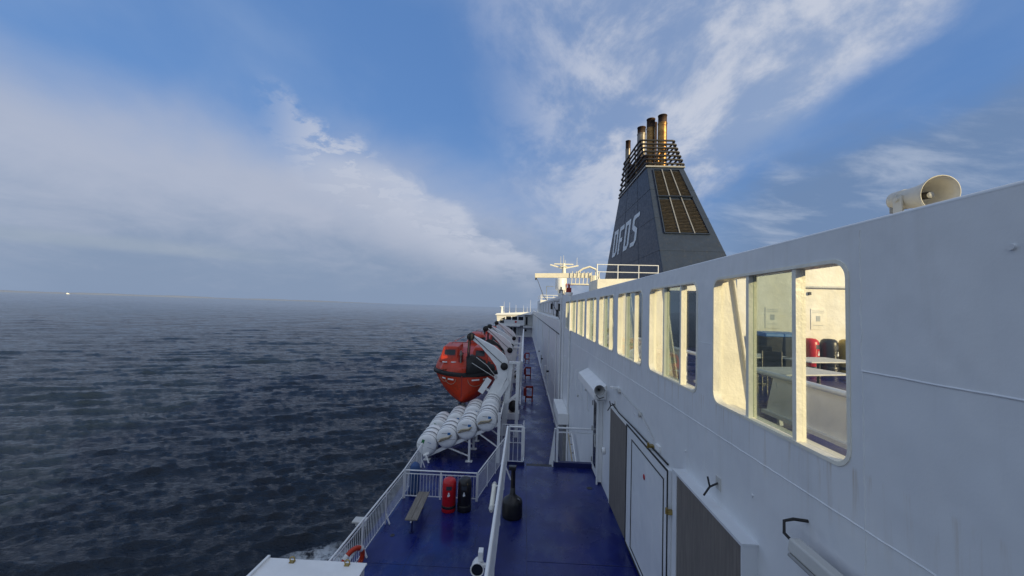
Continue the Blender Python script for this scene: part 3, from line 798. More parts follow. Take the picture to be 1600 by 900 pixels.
# bench
t = tag(empty('bench', (-3.39, 13.17, LZ), .035), 'narrow weathered wooden bench with two planks on the lower deck', 'bench')
for s in (-1, 1):
    MB().box(s*.10-.096, s*.10+.096, -.92, .92, .44, .475).build('plank', 'wood', t, .006)
for y in (-.76, .7):
    l = MB().cyl((0, y, 0), (0, y, .40), .03, n=10).box(-.16, .16, y-.03, y+.03, .395, .438).cyl((0, y, 0), (0, y, .015), .08, n=12).build('leg', 'darkblue', t)
MB().cyl((0, -.93, .40), (0, -.8, .40), .025, n=10).build('end_cap', 'white', t)

# lifebuoy on the outer fence
t = tag(empty('lifebuoy', (-4.20, 10.0, LZ+.60)), 'orange lifebuoy with white bands hung inside the outer fence', 'lifebuoy')
def torus(Rr, r, a0=0, a1=2*PI, n=40, k=12, sc=1.):
    m = MB(); full = abs(a1-a0-2*PI) < 1e-6
    pts = [(0, Rr*math.cos(a0+(a1-a0)*i/n), Rr*math.sin(a0+(a1-a0)*i/n)*1.0) for i in range(n if full else n+1)]
    return m.tube(pts, r, k, closed=full)
b = torus(.31, .062).build('ring', 'orange', t)
for q in range(4):
    torus(.31, .066, PI/4+q*PI/2-.16, PI/4+q*PI/2+.16, 6).build('band', 'reflect', t)
t.rotation_euler = (0, .10, math.radians(-28))
MB().bar((.03, -.18, -.30), (.03, .14, -.30), .03, .05).build('holder', 'railwhite', t)

# tube lamp and floodlight on the edge fence
t = tag(empty('tube_lamp', (-.50, 7.55, RZ+.82)), 'short cream capsule lamp hung on the lower-deck side of the edge fence', 'lamp')
MB().cyl((0, -.32, -.06), (0, .32, .06), .045, n=14).build('tube', 'cream', t)
for s in (-1, 1):
    MB().cyl((0, s*.32, s*.06), (0, s*.40, s*.075), .055, .03, 14).build('end_cap', 'greywhite', t)
    MB().tube([(0, s*.25, s*.05), (.06, s*.25, s*.06+.03), (.12, s*.25, s*.06+.03)], .012).build('clip', 'white', t)
t = tag(empty('floodlight', (-.58, 5.85, RZ+.60)), 'round white floodlight clamped low on the edge fence, bottom of the photo', 'lamp')
MB().lathe([(0, .16), (.07, .15), (.09, .08), (.095, -.02), (.105, -.05), (.10, -.06), (.085, -.05)], 20, axis='y').build('housing', 'white', t)
MB().lathe([(0, -.035), (.088, -.035)], 20, axis='y').build('lens', 'darkglass', t)
MB().box(.06, .20, -.03, .03, .02, .06).box(.0, .07, .0, .12, .09, .22).build('bracket', 'white', t)

# white container in the lower left corner
t = tag(empty('deck_container', (-4.1, 6.6, LZ)), 'large white metal container with rusty lifting eyes, bottom left corner', 'container')
rel(t, MB().box(-5.05, -3.08, 4.6, 7.96, LZ+.02, -5.33), 'body', 'white', .01)
rel(t, MB().box(-5.09, -3.05, 4.56, 8.0, -5.329, -5.29), 'lid', 'white', .008)
rel(t, MB().box(-5.12, -5.07, 4.55, 8.0, -5.289, -5.24), 'lid_edge', 'white')
for x in (-4.55, -3.42):
    pts = [(x+.05*math.cos(a), 7.90, -5.235+.05*math.sin(a)) for a in np.linspace(0, 2*PI, 16, endpoint=False)]
    rel(t, MB().tube(pts, .012, 6, True).box(x-.05, x+.05, 7.86, 7.94, -5.289, -5.275), 'lifting_eye', 'brass')

# outboard bracket platform
t = tag(MB().box(-5.02, -4.62, 11.75, 12.05, LZ+.55, LZ+.60).box(-4.95, -4.62, 11.85, 11.92, LZ+.42, LZ+.549).build('outboard_platform', 'greywhite', None, .01), 'small grey platform sticking out beyond the outer fence', 'platform')

# blue covered item in the fence corner
m = MB(); rr = []
prof = [(0, 0), (.17, 0), (.19, .1), (.185, .75), (.20, .88), (.17, 1.05), (.08, 1.14), (0, 1.16)]
m.lathe(prof, 18)
m.v = [(x*(1+.08*noise.noise(Vector((x*6, y*6, z*4)))), y*(1+.1*noise.noise(Vector((x*5, y*5, z*5+3)))), z) for x, y, z in m.v]
o = m.build('covered_equipment', 'clothblue', None, 0); o.location = (-4.02, 14.95, LZ); tag(o, 'upright item wrapped in a blue tarpaulin in the fence corner', 'equipment')

# ------------------------------------------------------------------ life rafts and rack
ROWS = [(-1.62, -5.30), (-2.53, -5.71), (-3.44, -6.13), (-4.36, -6.50)]
def raft(Lr=1.68, r=.470, plain=False, band_label=True):
    """capsule container along +Y from y=0, origin under the near end at centre height"""
    t = empty('life_raft')
    prof = [(0, -.06), (.22, -.055), (.36, -.03), (r-.03, .01), (r, .05)]
    for i in range(5):
        y = .28+i*(Lr-.56)/4.
        prof += [(r-.012, y-.10), (r+.012, y-.06), (r+.022, y), (r+.012, y+.06), (r-.012, y+.10)]
    prof += [(r, Lr-.05), (r-.03, Lr-.01), (.36, Lr+.03), (.2, Lr+.05), (0, Lr+.055)]
    MB().lathe(prof, 32, axis='y').build('shell', 'raft', t)
    for i in (1, 3):
        y = .28+i*(Lr-.56)/4.
        MB().lathe([(r+.022, y-.10), (r+.027, y-.10), (r+.027, y-.055), (r+.022, y-.055)], 32, axis='y').build('strap', 'strap', t)
    m = MB().tube([(math.cos(a)*(r+.012), .0+.1, math.sin(a)*(r+.012)) for a in np.linspace(0, 2*PI, 24, endpoint=False)], .008, 6, True)
    m.box(-r*.98, r*.98, -.058, -.052, -.062, -.052)
    m.build('joint_seam', 'strap', t)
    if not plain:
        m = MB().tube([(-.36, -.07, -.16), (-.24, -.10, -.02), (-.05, -.11, .03), (.12, -.11, .06), (.24, -.09, .16)], .038, 8)
        m.tube([(-.36, -.07, -.16), (-.2, -.09, -.10), (0, -.1, -.03), (.16, -.09, .02), (.24, -.09, .16)], .022, 6)
        m.build('lashing_bag', 'rope', t)
        MB().box(.06, .20, -.066, -.0615, .15, .26).build('label_square', 'labelblue', t)
        m = MB()
        for i in range(7): m.box(-.20+i*.035, -.176+i*.035, -.066, -.0615, .215+.0*i, .235)
        m.build('label_text', 'ink', t)
    else:
        MB().box(-.26, -.14, -.066, -.0615, .05, .22).build('label_square', 'green', t)
        m = MB()
        for i in range(5): m.box(.02+i*.035, .044+i*.035, -.066, -.0615, .16, .18)
        m.build('label_text', 'labelblue', t)
    return t
G = 'white life raft canisters on the slanted rack'
NM = ['row nearest the walkway', 'second row from the walkway', 'second row from the sea', 'lowest row nearest the sea']
proto = raft(); plainp = raft(plain=True)
used = {0: 0, 1: 0}
for i, (x, z) in enumerate(ROWS):
    for k in range(2):
        y = 18.0+k*2.42
        src = plainp if i == 3 else proto
        xx = x-.02*k*2
        lab = ('near' if k == 0 else 'far')+' white life raft canister in the '+NM[i]+(' with a green label' if i == 3 and k == 0 else '')
        key = int(i == 3)
        if not used[key]: o = src; used[key] = 1; o['label'] = lab
        else: o = copy_tree(src, lab)
        o.location = (xx, y, z); o['label'] = lab; o['category'] = 'life raft'; o['group'] = G
        o.rotation_euler = (0, [.1, .05, -.05, .3][i]+.1*k, .0)
rk = tag(empty('raft_rack', (-2.7, 20, LZ)), 'white slanted steel rack on legs carrying the life rafts', 'rack')
def zr(x): return -5.90-(x+1.1)*-.478 if False else -5.42+(x+1.14)*.478
for y in (18.15, 19.7, 20.9, 22.3):
    rel(rk, MB().bar((-4.45, y, zr(-4.45)-.06), (-1.05, y, zr(-1.05)-.06), .09, .14, up=(0, 0, 1)), 'slanted_beam', 'white')
    for x in (-4.35, -2.38):
        rel(rk, MB().bar((x, y, LZ+.02), (x, y, zr(x)-.12), .10, .10, up=(0, 1, 0)).box(x-.16, x+.16, y-.12, y+.12, LZ, LZ+.02), 'leg', 'white')
    rel(rk, MB().bar((-3.40, y, zr(-3.40)-.1), (-2.42, y, -6.95), .05, .06, up=(0, 1, 0)), 'brace', 'white')
    rel(rk, MB().bar((-1.95, y, zr(-1.95)-.1), (-1.06, y, -6.50), .05, .06, up=(0, 1, 0)), 'brace', 'white')
for y in (18.15, 22.3):
    rel(rk, MB().bar((-1.03, y, LZ), (-1.03, y, -4.93), .13, .13, up=(0, 1, 0)), 'tall_post', 'white')
rel(rk, MB().bar((-1.03, 18.2, -5.35), (-1.03, 22.3, -5.35), .06, .08), 'side_rail', 'white')
rel(rk, MB().cyl((-4.45, 17.95, -6.95), (-4.2, 17.95, -6.85), .07, n=12).bar((-4.35, 17.9, -6.9), (-4.15, 17.7, LZ+.02), .05, .05), 'release_gear', 'white')

# ------------------------------------------------------------------ lifeboats
def lifeboat(loc):
    """origin: gunwale centre at the near end (stem); boat runs along +Y, 9 m long, beam 4.1 m"""
    t = empty('lifeboat', loc); Lb = 9.0
    N = 26
    def wid(s):   # half beam at fraction s of length
        e = min(s, 1-s)
        return 2.05*(1-(1-min(1, e/.30))**2.3)**.75+.02
    def keel(s):
        e = min(s, 1-s); return -1.80+.40*(1-min(1, e/.16))**1.6
    secs = []
    for i in range(N+1):
        s = .5-.5*math.cos(PI*i/N); w = wid(s); kz = keel(s); row = []
        for q in np.linspace(-1, 1, 17):
            u = abs(q)
            x = w*(.55*u+.45*math.sin(u*PI/2))
            z = kz+(0-kz)*(u**1.6)
            row.append((math.copysign(x, q) if q else 0, s*Lb, z))
        secs.append(row)
    m = MB(); nq = 17
    vs = [p for r in secs for p in r]
    m.add(vs, [(i*nq+j, i*nq+j+1, (i+1)*nq+j+1, (i+1)*nq+j) for i in range(N) for j in range(nq-1)], True)
    m.add(secs[0], [tuple(range(nq))]); m.add(secs[-1], [tuple(reversed(range(nq)))])
    m.build('hull', 'orange', t)
    # rubbing strake
    pts = [(wid(s)+.03, s*Lb, .05) for s in np.linspace(0, 1, 40)]+[(-wid(s)-.03, s*Lb, .05) for s in np.linspace(1, 0, 40)]
    m = MB(); vs = []
    for x, y, z in pts:
        k = 1 if x > 0 else -1
        vs += [(x-k*.05, y, -.10), (x+k*.05, y, -.07), (x+k*.06, y, .13), (x-k*.06, y, .17)]
    n = len(pts); fs = []
    for i in range(n):
        j = (i+1) % n
        for a in range(4): fs.append((i*4+a, j*4+a, j*4+(a+1) % 4, i*4+(a+1) % 4))
    m.add(vs, fs, True); m.build('fender_strip', 'rubber', t)
    # canopy
    secs = []
    for i in range(N+1):
        s = .5-.5*math.cos(PI*i/N); w = wid(s); e = min(s, 1-s)
        top = .42+.55*min(1, max(0, (e-.03)/.11))**.8 + .38*min(1, max(0, (e-.10)/.2))
        row = []
        for u, h in ((-1, .15), (-.97, .34), (-.90, .60), (-.72, .86), (-.45, .97), (0, 1.0), (.45, .97), (.72, .86), (.90, .60), (.97, .34), (1, .15)):
            row.append((w*u*.985, s*Lb*.985+.05, max(.15, top*h) if abs(u) < 1 else .15))
        secs.append(row)
    nq = 11; m = MB()
    m.add([p for r in secs for p in r], [(i*nq+j, i*nq+j+1, (i+1)*nq+j+1, (i+1)*nq+j) for i in range(N) for j in range(nq-1)], True)
    m.add(secs[0], [tuple(range(nq))]); m.add(secs[-1], [tuple(reversed(range(nq)))])
    m.build('canopy', 'orange', t)
    # forward cabin box with slanted front, on the seaward side
    for x0, x1 in ((-1.45, -.42), (.42, 1.35)):
        cbx = MB().hexa([(x0-.12, .95, .6), (x1, .95, .6), (x1, 3.2, .6), (x0-.12, 3.2, .6), (x0+.08, 1.25, 1.52), (x1-.04, 1.25, 1.52), (x1-.04, 3.0, 1.62), (x0+.08, 3.0, 1.62)]).build('cabin', 'orange', t, .07)
        f = MB().prism([rrect(x0+.14, x1-.16, .98, 1.38, .08), rrect(x0+.19, x1-.21, 1.03, 1.33, .06)[::-1]], lambda a, b: (a, .935+(b-.6)*.326, b), lambda a, b: (a, .955+(b-.6)*.326, b)).build('window', 'reddeep', t)
        MB().prism([rrect(x0+.19, x1-.21, 1.03, 1.33, .06)], lambda a, b: (a, .942+(b-.6)*.326, b), lambda a, b: (a, .952+(b-.6)*.326, b)).build('window_glass', 'darkglass', f)
    # low bow deck with steps
    MB().hexa([(-1.35, .55, .25), (1.0, .55, .25), (1.25, 1.2, .25), (-1.6, 1.2, .25), (-1.15, .85, .72), (.9, .85, .72), (1.1, 1.2, .74), (-1.4, 1.2, .74)]).build('foredeck', 'orange', t, .05)
    # hook recess + black tarpaulin over the entrance side
    def wy(x):
        for q in np.linspace(0, .3, 200):
            if wid(q)*.97 >= abs(x): return q*Lb
        return .3*Lb
    m = MB(); cols = [(.22, 1.05), (.5, 1.12), (.8, 1.02), (1.1, .86), (1.4, .72), (1.7, .60), (1.98, .48)]; vs = []
    for x, zt in cols:
        y = wy(x); vs += [(x, y-.10, .12), (x, y+.02, .45*zt+.1), (x-.05, y+.22, zt), (x-.1, y+.9, zt), (x-.1, y+.9, .12)]
    k = 5; nn = len(cols)
    m.add(vs, [(i_*k+a, i_*k+(a+1) % k, (i_+1)*k+(a+1) % k, (i_+1)*k+a) for i_ in range(nn-1) for a in range(k)]+[tuple(range(k)), tuple(reversed(range((nn-1)*k, nn*k)))], True)
    m.build('tarpaulin', 'rubber', t)
    MB().box(-.36, -.10, .72, .98, .3, 1.25).build('hook_housing', 'reddeep', t, .03)
    MB().cyl((-.2, .68, .45), (-.2, .68, 1.35), .05, n=10).lathe([(0, .0), (.09, .0), (.09, .1), (0, .1)], 10, (-.2, .62, 1.15), 'y').build('lifting_hook', 'steelgrey', t)
    m = MB()
    for x0, x1, z in ((-1.30, -1.02, .66), (-.78, -.48, .66)): m.box(x0, x1, .70, .76, z-.03, z+.03)
    m.build('reflective_strip', 'reflect', t)
    m = MB()
    for q, w_ in ((-.62, .2), (-.40, .28), (.34, .3), (.66, .2)):
        # strips just under the fender on the bow flare
        s = .11
        for s_ in (.06,):
            y = s_*Lb; x = q*2.0; ww = wid(s_)
    m2 = MB()
    for x0, x1 in ((-1.28, -1.04), (-.86, -.50), (.55, .95), (1.15, 1.40)):
        def yy(x):
            # invert the half-beam curve: where the gunwale passes this x
            for s in np.linspace(0, .3, 200):
                if wid(s)*.93 >= abs(x): return s*Lb
            return .3*Lb
        ya, yb = yy(x0), yy(x1)
        m2.hexa([(x0, ya-.07, -.29), (x1, yb-.07, -.29), (x1, yb+.05, -.29), (x0, ya+.05, -.29), (x0, ya-.08, -.22), (x1, yb-.08, -.22), (x1, yb+.05, -.22), (x0, ya+.05, -.22)])
    m2.build('reflective_strip', 'reflect', t)
    # becketed grab lines
    for cx, r in ((-1.15, .28), (-.72, .36), (.78, .45)):
        pts = []
        for a in np.linspace(0, PI, 12):
            x = cx-r*math.cos(a)*1.0; z = -.20-r*.95*math.sin(a)
            s0 = 0
            for s in np.linspace(0, .35, 240):
                # hull half breadth at that depth
                kz = keel(s); u = max(0, 1-z/kz)**(1/1.6) if z > kz else 0
                if wid(s)*(.55*u+.45*math.sin(u*PI/2)) >= abs(x): s0 = s; break
            else: s0 = .35
            pts.append((x, s0*Lb-.04, z))
        MB().tube(pts, .012, 6).build('grab_line', 'rope', t)
    # stem band, keel shoe, rudder guard
    MB().bar((0, .015, -1.3), (0, -.012, .0), .05, .03, up=(0, 1, 0)).build('stem_band', 'reddeep', t)
    MB().tube([(-.30, 1.1, -1.70), (-.3, .75, -1.82), (.3, .75, -1.82), (.30, 1.1, -1.70)], .03, 8).box(-.08, .08, .8, 1.4, -2.25, -1.7).build('keel_guard', 'grey', t)
    # top rail
    MB().tube([(-.9, 1.4, 1.66), (-.85, 1.35, 1.78), (.8, 1.35, 1.78), (.85, 1.4, 1.66)], .02, 6).tube([(-1.0, 3, 1.7), (-1.0, 7, 1.7)], .02, 6).build('roof_rail', 'reddeep', t)
    # raised helm dome amidships
    MB().lathe([(.62, 1.2), (.60, 1.75), (.50, 1.98), (.25, 2.08), (0, 2.1)], 20, (.15, 5.4, 0)).build('helm_dome', 'orange', t)
    MB().lathe([(.615, 1.62), (.61, 1.82)], 20, (.15, 5.4, 0)).build('dome_window', 'darkglass', t)
    return t
lb = lifeboat((-3.45, 21.9, -3.98)); tag(lb, 'nearest orange enclosed lifeboat hanging outboard by the raft rack', 'lifeboat', 'orange lifeboats')
lb2 = copy_tree(lb, 'farther orange lifeboat, mostly hidden behind the nearest one', (-3.45, 33.2, -3.98))

# ------------------------------------------------------------------ davits
def davit(loc):
    """profile in X-Z; origin on the deck below the elbow"""
    t = empty('boat_davit', loc); w = .27
    def pl(loops, y0, y1): return MB().prism(loops, lambda a, b: (a, y0, b), lambda a, b: (a, y1, b))
    # arm from head down to elbow  (z from deck)
    arm = [(-2.18, 5.52), (-2.02, 5.56), (-1.5, 5.32), (-.75, 4.95), (-.18, 4.50), (.02, 4.18), (.10, 3.75), (.0, 3.2), (-.50, 2.2), (-.92, 1.2), (-1.50, 1.2), (-1.12, 2.2), (-.66, 3.1), (-.50, 3.45), (-.62, 3.85), (-1.0, 4.35), (-1.6, 4.98), (-2.20, 5.40)]
    pl([arm], -w/2, w/2).build('arm', 'raft', t, .02)
    h = MB().lathe([(0, -.24), (.20, -.24), (.22, -.18), (.15, -.16), (.15, .16), (.22, .18), (.20, .24), (0, .24)], 20, (-2.12, 0, 5.46), 'y').build('head_sheave', 'rubber', t)
    MB().lathe([(0, -.22), (.20, -.22), (.21, -.18), (.21, .18), (.20, .22), (0, .22)], 20, (-.16, 0, 3.86), 'y').build('elbow_sheave', 'rubber', t)
    MB().bar((-2.0, -w/2-.02, 5.50), (-.25, -w/2-.02, 4.0), .02, .03).build('fall_wire', 'rubber', t)
    MB().tube([(-2.22, -.05, 5.30), (-2.26, -.05, 4.6), (-2.24, -.05, 4.25)], .045, 8).tube([(-2.15, .08, 5.3), (-2.2, .08, 4.3)], .03, 6).build('fall_rope', 'rubber', t)
    # supporting frame
    f = pl([[(-.30, 0), (.02, 0), (.34, 4.1), (.10, 4.1)]], -.10, .10).build('frame', 'white', t)
    pl([[(-1.9, .0), (-1.5, .0), (.15, 2.9), (.05, 3.2)]], -.22, -.12).build('track', 'white', t)
    pl([[(-1.9, .0), (-1.5, .0), (.15, 2.9), (.05, 3.2)]], .12, .22).build('track', 'white', t)
    MB().bar((.62, -.2, 0), (.62, -.2, 4.15), .18, .18, up=(0, 1, 0)).build('post', 'white', t)
    MB().bar((-.1, 0, 1.7), (.6, 0, 2.3), .12, .25, up=(0, 1, 0)).build('tie', 'white', t)
    MB().bar((.1, -.2, 4.1), (.75, -.2, 4.1), .16, .12).build('cross_beam', 'white', t)
    m = MB().box(-.16, .16, -.12, .12, -.45, .45); o = m.build('cradle_pad', 'white', t, .02)
    o.location = (-1.22, -.15, 2.75); o.rotation_euler = (0, math.radians(32), 0)
    MB().bar((-1.2, -.1, 2.6), (-.75, -.05, 2.3), .08, .12).build('pad_arm', 'white', t)
    MB().lathe([(0, -.2), (.1, -.2), (.1, .2), (0, .2)], 14, (-.62, 0, 3.25), 'y').tube([(-.62, -.2, 3.3), (-1.1, -.35, 3.9), (-1.75, -.3, 4.35)], .02, 6).build('gripe_wire', 'greywhite', t)
    MB().tube([(-.62, -.15, 3.2), (-2.0, -.2, 4.0)], .018, 6).build('gripe_wire', 'greywhite', t)
    return t
G = 'white lifeboat davits'
DN = ['nearest white davit arm with black sheaves over the first lifeboat', 'second white davit arm, over the far end of the first lifeboat', 'third white davit arm, close behind the second one', 'farthest white davit arm, just below the bridge wing']
dv = davit((-.90, 22.0, LZ)); tag(dv, DN[0], 'davit', G)
for k, y in enumerate((30.3, 33.6, 42.0)): copy_tree(dv, DN[k+1], (-.90, y, LZ))
# winch, boarding frame between davits
for k, y in enumerate((25.5, 37.5)):
    t = tag(empty('boat_winch', (-.55, y, LZ)), ['dark boat winch between the first two davits', 'dark boat winch between the far davits'][k], 'winch', 'boat winches')
    MB().lathe([(0, -.3), (.3, -.3), (.3, -.26), (.2, -.25), (.2, .25), (.3, .26), (.3, .3), (0, .3)], 18, (0, 0, .75), 'y').build('drum', 'rubber', t)
    MB().box(-.4, .4, -.45, .45, 0, .4).box(-.3, .3, .35, .6, .35, 1.1).build('base', 'white', t, .02)
t = tag(empty('walkway_frame', (0, 30, LZ)), 'white steel frame of posts and beams along the boat side of the walkway', 'frame')
for y in (31.6, 36, 40, 45, 51, 58, 66, 76): rel(t, MB().bar((-.18, y, LZ), (-.10, y, -4.5), .16, .16, up=(0, 1, 0)), 'post', 'white')
rel(t, MB().bar((-.12, 31.5, -4.45), (-.12, 80, -4.45), .2, .2), 'beam', 'white')
rel(t, MB().bar((-.12, 24.5, -6.1), (-.12, 80, -6.1), .06, .06), 'guard_rail', 'railwhite')
# red hose stands on the walkway edge
for k, (y, lab) in enumerate(((30.0, 'nearest red frame stand on the left edge of the walkway'), (39.5, 'middle red frame stand on the left edge of the walkway'), (52, 'farthest red frame stand, close to the bridge wing'))):
    t = tag(empty('hose_stand', (.28, y, LZ)), lab, 'hose stand', 'red stands along the walkway')
    for x in (0, .5):
        MB().bar((x, 0, 0), (x, 0, 1.15), .10, .08, up=(0, 1, 0)).build('post', 'reddeep', t)
    for z in (.35, 1.12): MB().bar((-.03, 0, z), (.55, 0, z), .08, .16).build('crossbar', 'reddeep', t)
    MB().box(-.18, .05, .05, .5, .4, 1.0).build('hose_box', 'reddeep', t, .02)

# ------------------------------------------------------------------ bridge wing far ahead
bw = tag(empty('bridge_wing', (-2.8, 95, LZ)), 'white bridge wing with slanted windows and aerials at the end of the walkway', 'bridge')
def B(mb, name, mat, bevel=0): return rel(bw, mb, name, mat, bevel)
zf = lambda x: -1.55+(x+6.9)*.078
B(MB().hexa([(-6.6, 94.6, -4.35), (0, 94.6, -4.35), (0, 99, -4.35), (-6.6, 99, -4.35), (-6.9, 94.3, -1.95), (0, 94.3, -1.75), (0, 99, -1.75), (-6.9, 99, -1.95)]), 'cabin', 'white', .04)
B(MB().hexa([(-7.25, 93.9, -1.96), (1.6, 93.9, -1.62), (1.6, 99, -1.62), (-7.25, 99, -1.96), (-6.9, 94.2, -1.55), (1.6, 94.2, -.95), (1.6, 99, -.95), (-6.9, 99, -1.55)]), 'roof', 'white', .05)
B(MB().box(-.0, 2.1, 95.2, 99, -4.4, -1.6), 'inner_bay', 'greywhite')
B(MB().box(.3, .8, 95.15, 95.21, -4.2, -2.2), 'bay_door', 'darkglass')
for i in range(4):
    x0 = -6.0+i*1.5
    w_ = B(MB().hexa([(x0, 94.44, -3.05), (x0+1.22, 94.44, -3.05), (x0+1.22, 94.5, -3.05), (x0, 94.5, -3.05), (x0, 94.34, -2.2), (x0+1.22, 94.34, -2.2), (x0+1.22, 94.42, -2.2), (x0, 94.42, -2.2)]), 'window', 'darkglass')
B(MB().box(-6.0, -5.0, 94.40, 94.5, -3.85, -3.2), 'window', 'darkglass')
B(MB().lathe([(0, 0), (.25, 0), (.25, .04), (0, .04)], 16, (-2.1, 94.40, -3.5), 'y'), 'lifebuoy_mark', 'red')
B(MB().box(-6.8, -1.0, 94.2, 97, -4.62, -4.36), 'floor_slab', 'white')
B(MB().box(-.3, 2.1, 94.4, 97, -4.80, -4.5), 'floor_slab', 'white')
B(MB().box(-4.6, 2.1, 96.9, 97.2, LZ, -4.5), 'rear_bulkhead', 'white')
for x in (-3.6, -2.7): B(MB().box(x, x+.65, 96.8, 96.89, LZ+.2, -5.0), 'window', 'darkglass')
B(MB().box(.1, .6, 96.8, 96.89, LZ+1.3, LZ+1.9), 'window', 'darkglass')
for x in (-1.4, -.9, -.4): B(MB().cyl((x, 96, LZ), (x, 96, -4.5), .07, n=8), 'pillar', 'greywhite')
B(MB().cyl((-5.75, 96, -1.5), (-5.75, 96, .1), .28, n=14).box(-6.2, -5.3, 95.9, 96.1, .1, .22), 'searchlight_post', 'white')
for x, h in ((-5.2, 1.4), (-3.8, 1.3), (-2.2, .7), (-.3, .6), (.6, .3), (1.4, 2.0)):
    B(MB().cyl((x, 96, -1.4), (x, 96, -1.0), .12, .06, 8).cyl((x, 96, -1.0), (x, 96, h), .045, .02, 6), 'aerial', 'white')
B(MB().box(2.0, 16, 94, 100, LZ, -.9), 'wheelhouse_block', 'wall')
# small wheel house superstructure beyond the far wall (its near top is lit)
up = tag(empty('upper_deckhouse', (8, 68, WZ)), 'low deckhouse with white rails rising behind the far wall top', 'deckhouse')
rel(up, MB().box(2.6, 14, 66.1, 80, -.7, 1.45), 'block', 'white', .05)
for z in (1.9, 2.3): rel(up, MB().tube([(2.7, 80, z), (2.7, 66.2, z), (9, 66.2, z)], .05, 6), 'rail', 'white')
for x in (2.7, 3.8, 4.9, 6.0, 7.1): rel(up, MB().cyl((x, 66.2, 1.4), (x, 66.2, 2.3), .045, n=6), 'rail_post', 'white')

# ------------------------------------------------------------------ mast
mt = tag(empty('radar_mast', (7.4, 75, 1)), 'cream sunlit radar mast with crossed yards far ahead', 'mast')
def T(mb, name, mat='cream', bevel=0): return rel(mt, mb, name, mat, bevel)
T(MB().cyl((7.5, 75, 1.0), (7.4, 75, 6.5), .8, .55, 14).cyl((7.4, 75, 6.5), (7.35, 75, 8.9), .45, .3, 12), 'column')
T(MB().bar((7.3, 75, 7.9), (4.7, 75, 8.6), .22, .25).bar((7.3, 75, 7.9), (10.2, 75, 8.55), .22, .25), 'yard')
T(MB().box(5.5, 9.2, 74.8, 75.2, 8.65, 8.85), 'radar_scanner')
T(MB().box(6.7, 8.0, 74.5, 75.5, 8.2, 8.35), 'platform')
for x, z in ((6.75, 10.3), (7.3, 10.5), (7.6, 9.6), (9.9, 10.1)): T(MB().cyl((x, 75, 8.3), (x, 75, z), .05, .03, 6), 'aerial')
T(MB().lathe([(0, 3.4), (.8, 3.5), (.95, 3.9), (.95, 5.5), (.8, 5.8), (0, 5.9)], 18, (6.5, 72, 0)), 'radome', 'white')
T(MB().cyl((6.5, 72, 1), (6.5, 72, 3.5), .45, n=12), 'radome_pedestal')
T(MB().tube([(7.9, 74, 1), (7.9, 74, 5)], .07, 6).tube([(8.3, 74, 1), (8.3, 74, 5)], .07, 6).box(7.7, 9.2, 73.9, 74.1, 4.6, 4.75).box(7.7, 9.2, 73.9, 74.1, 2.6, 2.7), 'ladder', 'reddeep')
T(MB().box(4.0, 4.15, 74, 74.1, 1.4, 4.2).box(4.0, 5.4, 74, 74.1, 4.2, 4.35).box(3.2, 3.3, 74, 74.1, 1.4, 3.4), 'light_bracket')

# ------------------------------------------------------------------ crane beam
cr = tag(empty('provision_crane', (7.6, 45, WZ)), 'cream box-beam crane reaching left in front of the mast', 'crane')
def K(mb, name, mat='cream', bevel=0): return rel(cr, mb, name, mat, bevel)
K(MB().hexa([(1.08, 44.85, 3.56), (7.6, 44.85, 3.72), (7.6, 45.15, 3.72), (1.08, 45.15, 3.56), (1.05, 44.85, 4.08), (7.6, 44.85, 4.30), (7.6, 45.15, 4.30), (1.05, 45.15, 4.08)]), 'boom', 'cream', .02)
K(MB().cyl((7.9, 45, WZ), (7.9, 45, 4.0), .45, n=14), 'pedestal')
K(MB().tube([(6.0, 44.7, 4.3), (6.6, 44.7, 4.75), (7.4, 44.7, 5.0), (8.1, 44.7, 4.7), (8.5, 44.7, 3.6)], .12, 8), 'jib_arch')
for x in np.linspace(5.3, 8.4, 8): K(MB().cyl((x, 44.6, 2.9), (x+.1, 44.6, 4.4), .05, n=6), 'strut')
K(MB().box(5.2, 8.5, 44.4, 45.4, 2.85, 3.0), 'platform')
K(MB().tube([(1.25, 45, 3.55), (1.4, 45, 3.3), (2.1, 44.9, 1.5), (3.0, 44.8, .4)], .03, 6).cyl((1.2, 45, 3.3), (1.2, 45, 3.56), .08, n=8), 'hoist_wire', 'rubber')
# lamp bucket units on the wall top
for k, (x, y, z, col) in enumerate(((3.05, 27.0, 1.15, 'reddeep'), (3.15, 34.0, 1.35, 'grey'))):
    t = tag(empty('deck_lamp', (x, y, z-.4)), ['white bucket-shaped lamp with red top on the wall top', 'white bucket-shaped lamp with grey top, farther along the wall top'][k], 'lamp', 'lamps on the wall top')
    MB().lathe([(0, .0), (.20, .0), (.28, .42), (0, .42)], 16).build('bucket', 'white', t)
    MB().box(-.16, .16, -.12, .12, .42, .75).cyl((0, 0, .75), (0, 0, 1.0), .07, n=8).build('lamp_head', col, t)
    MB().cyl((0, 0, -.35), (0, 0, 0), .05, n=8).build('stalk', 'white', t)

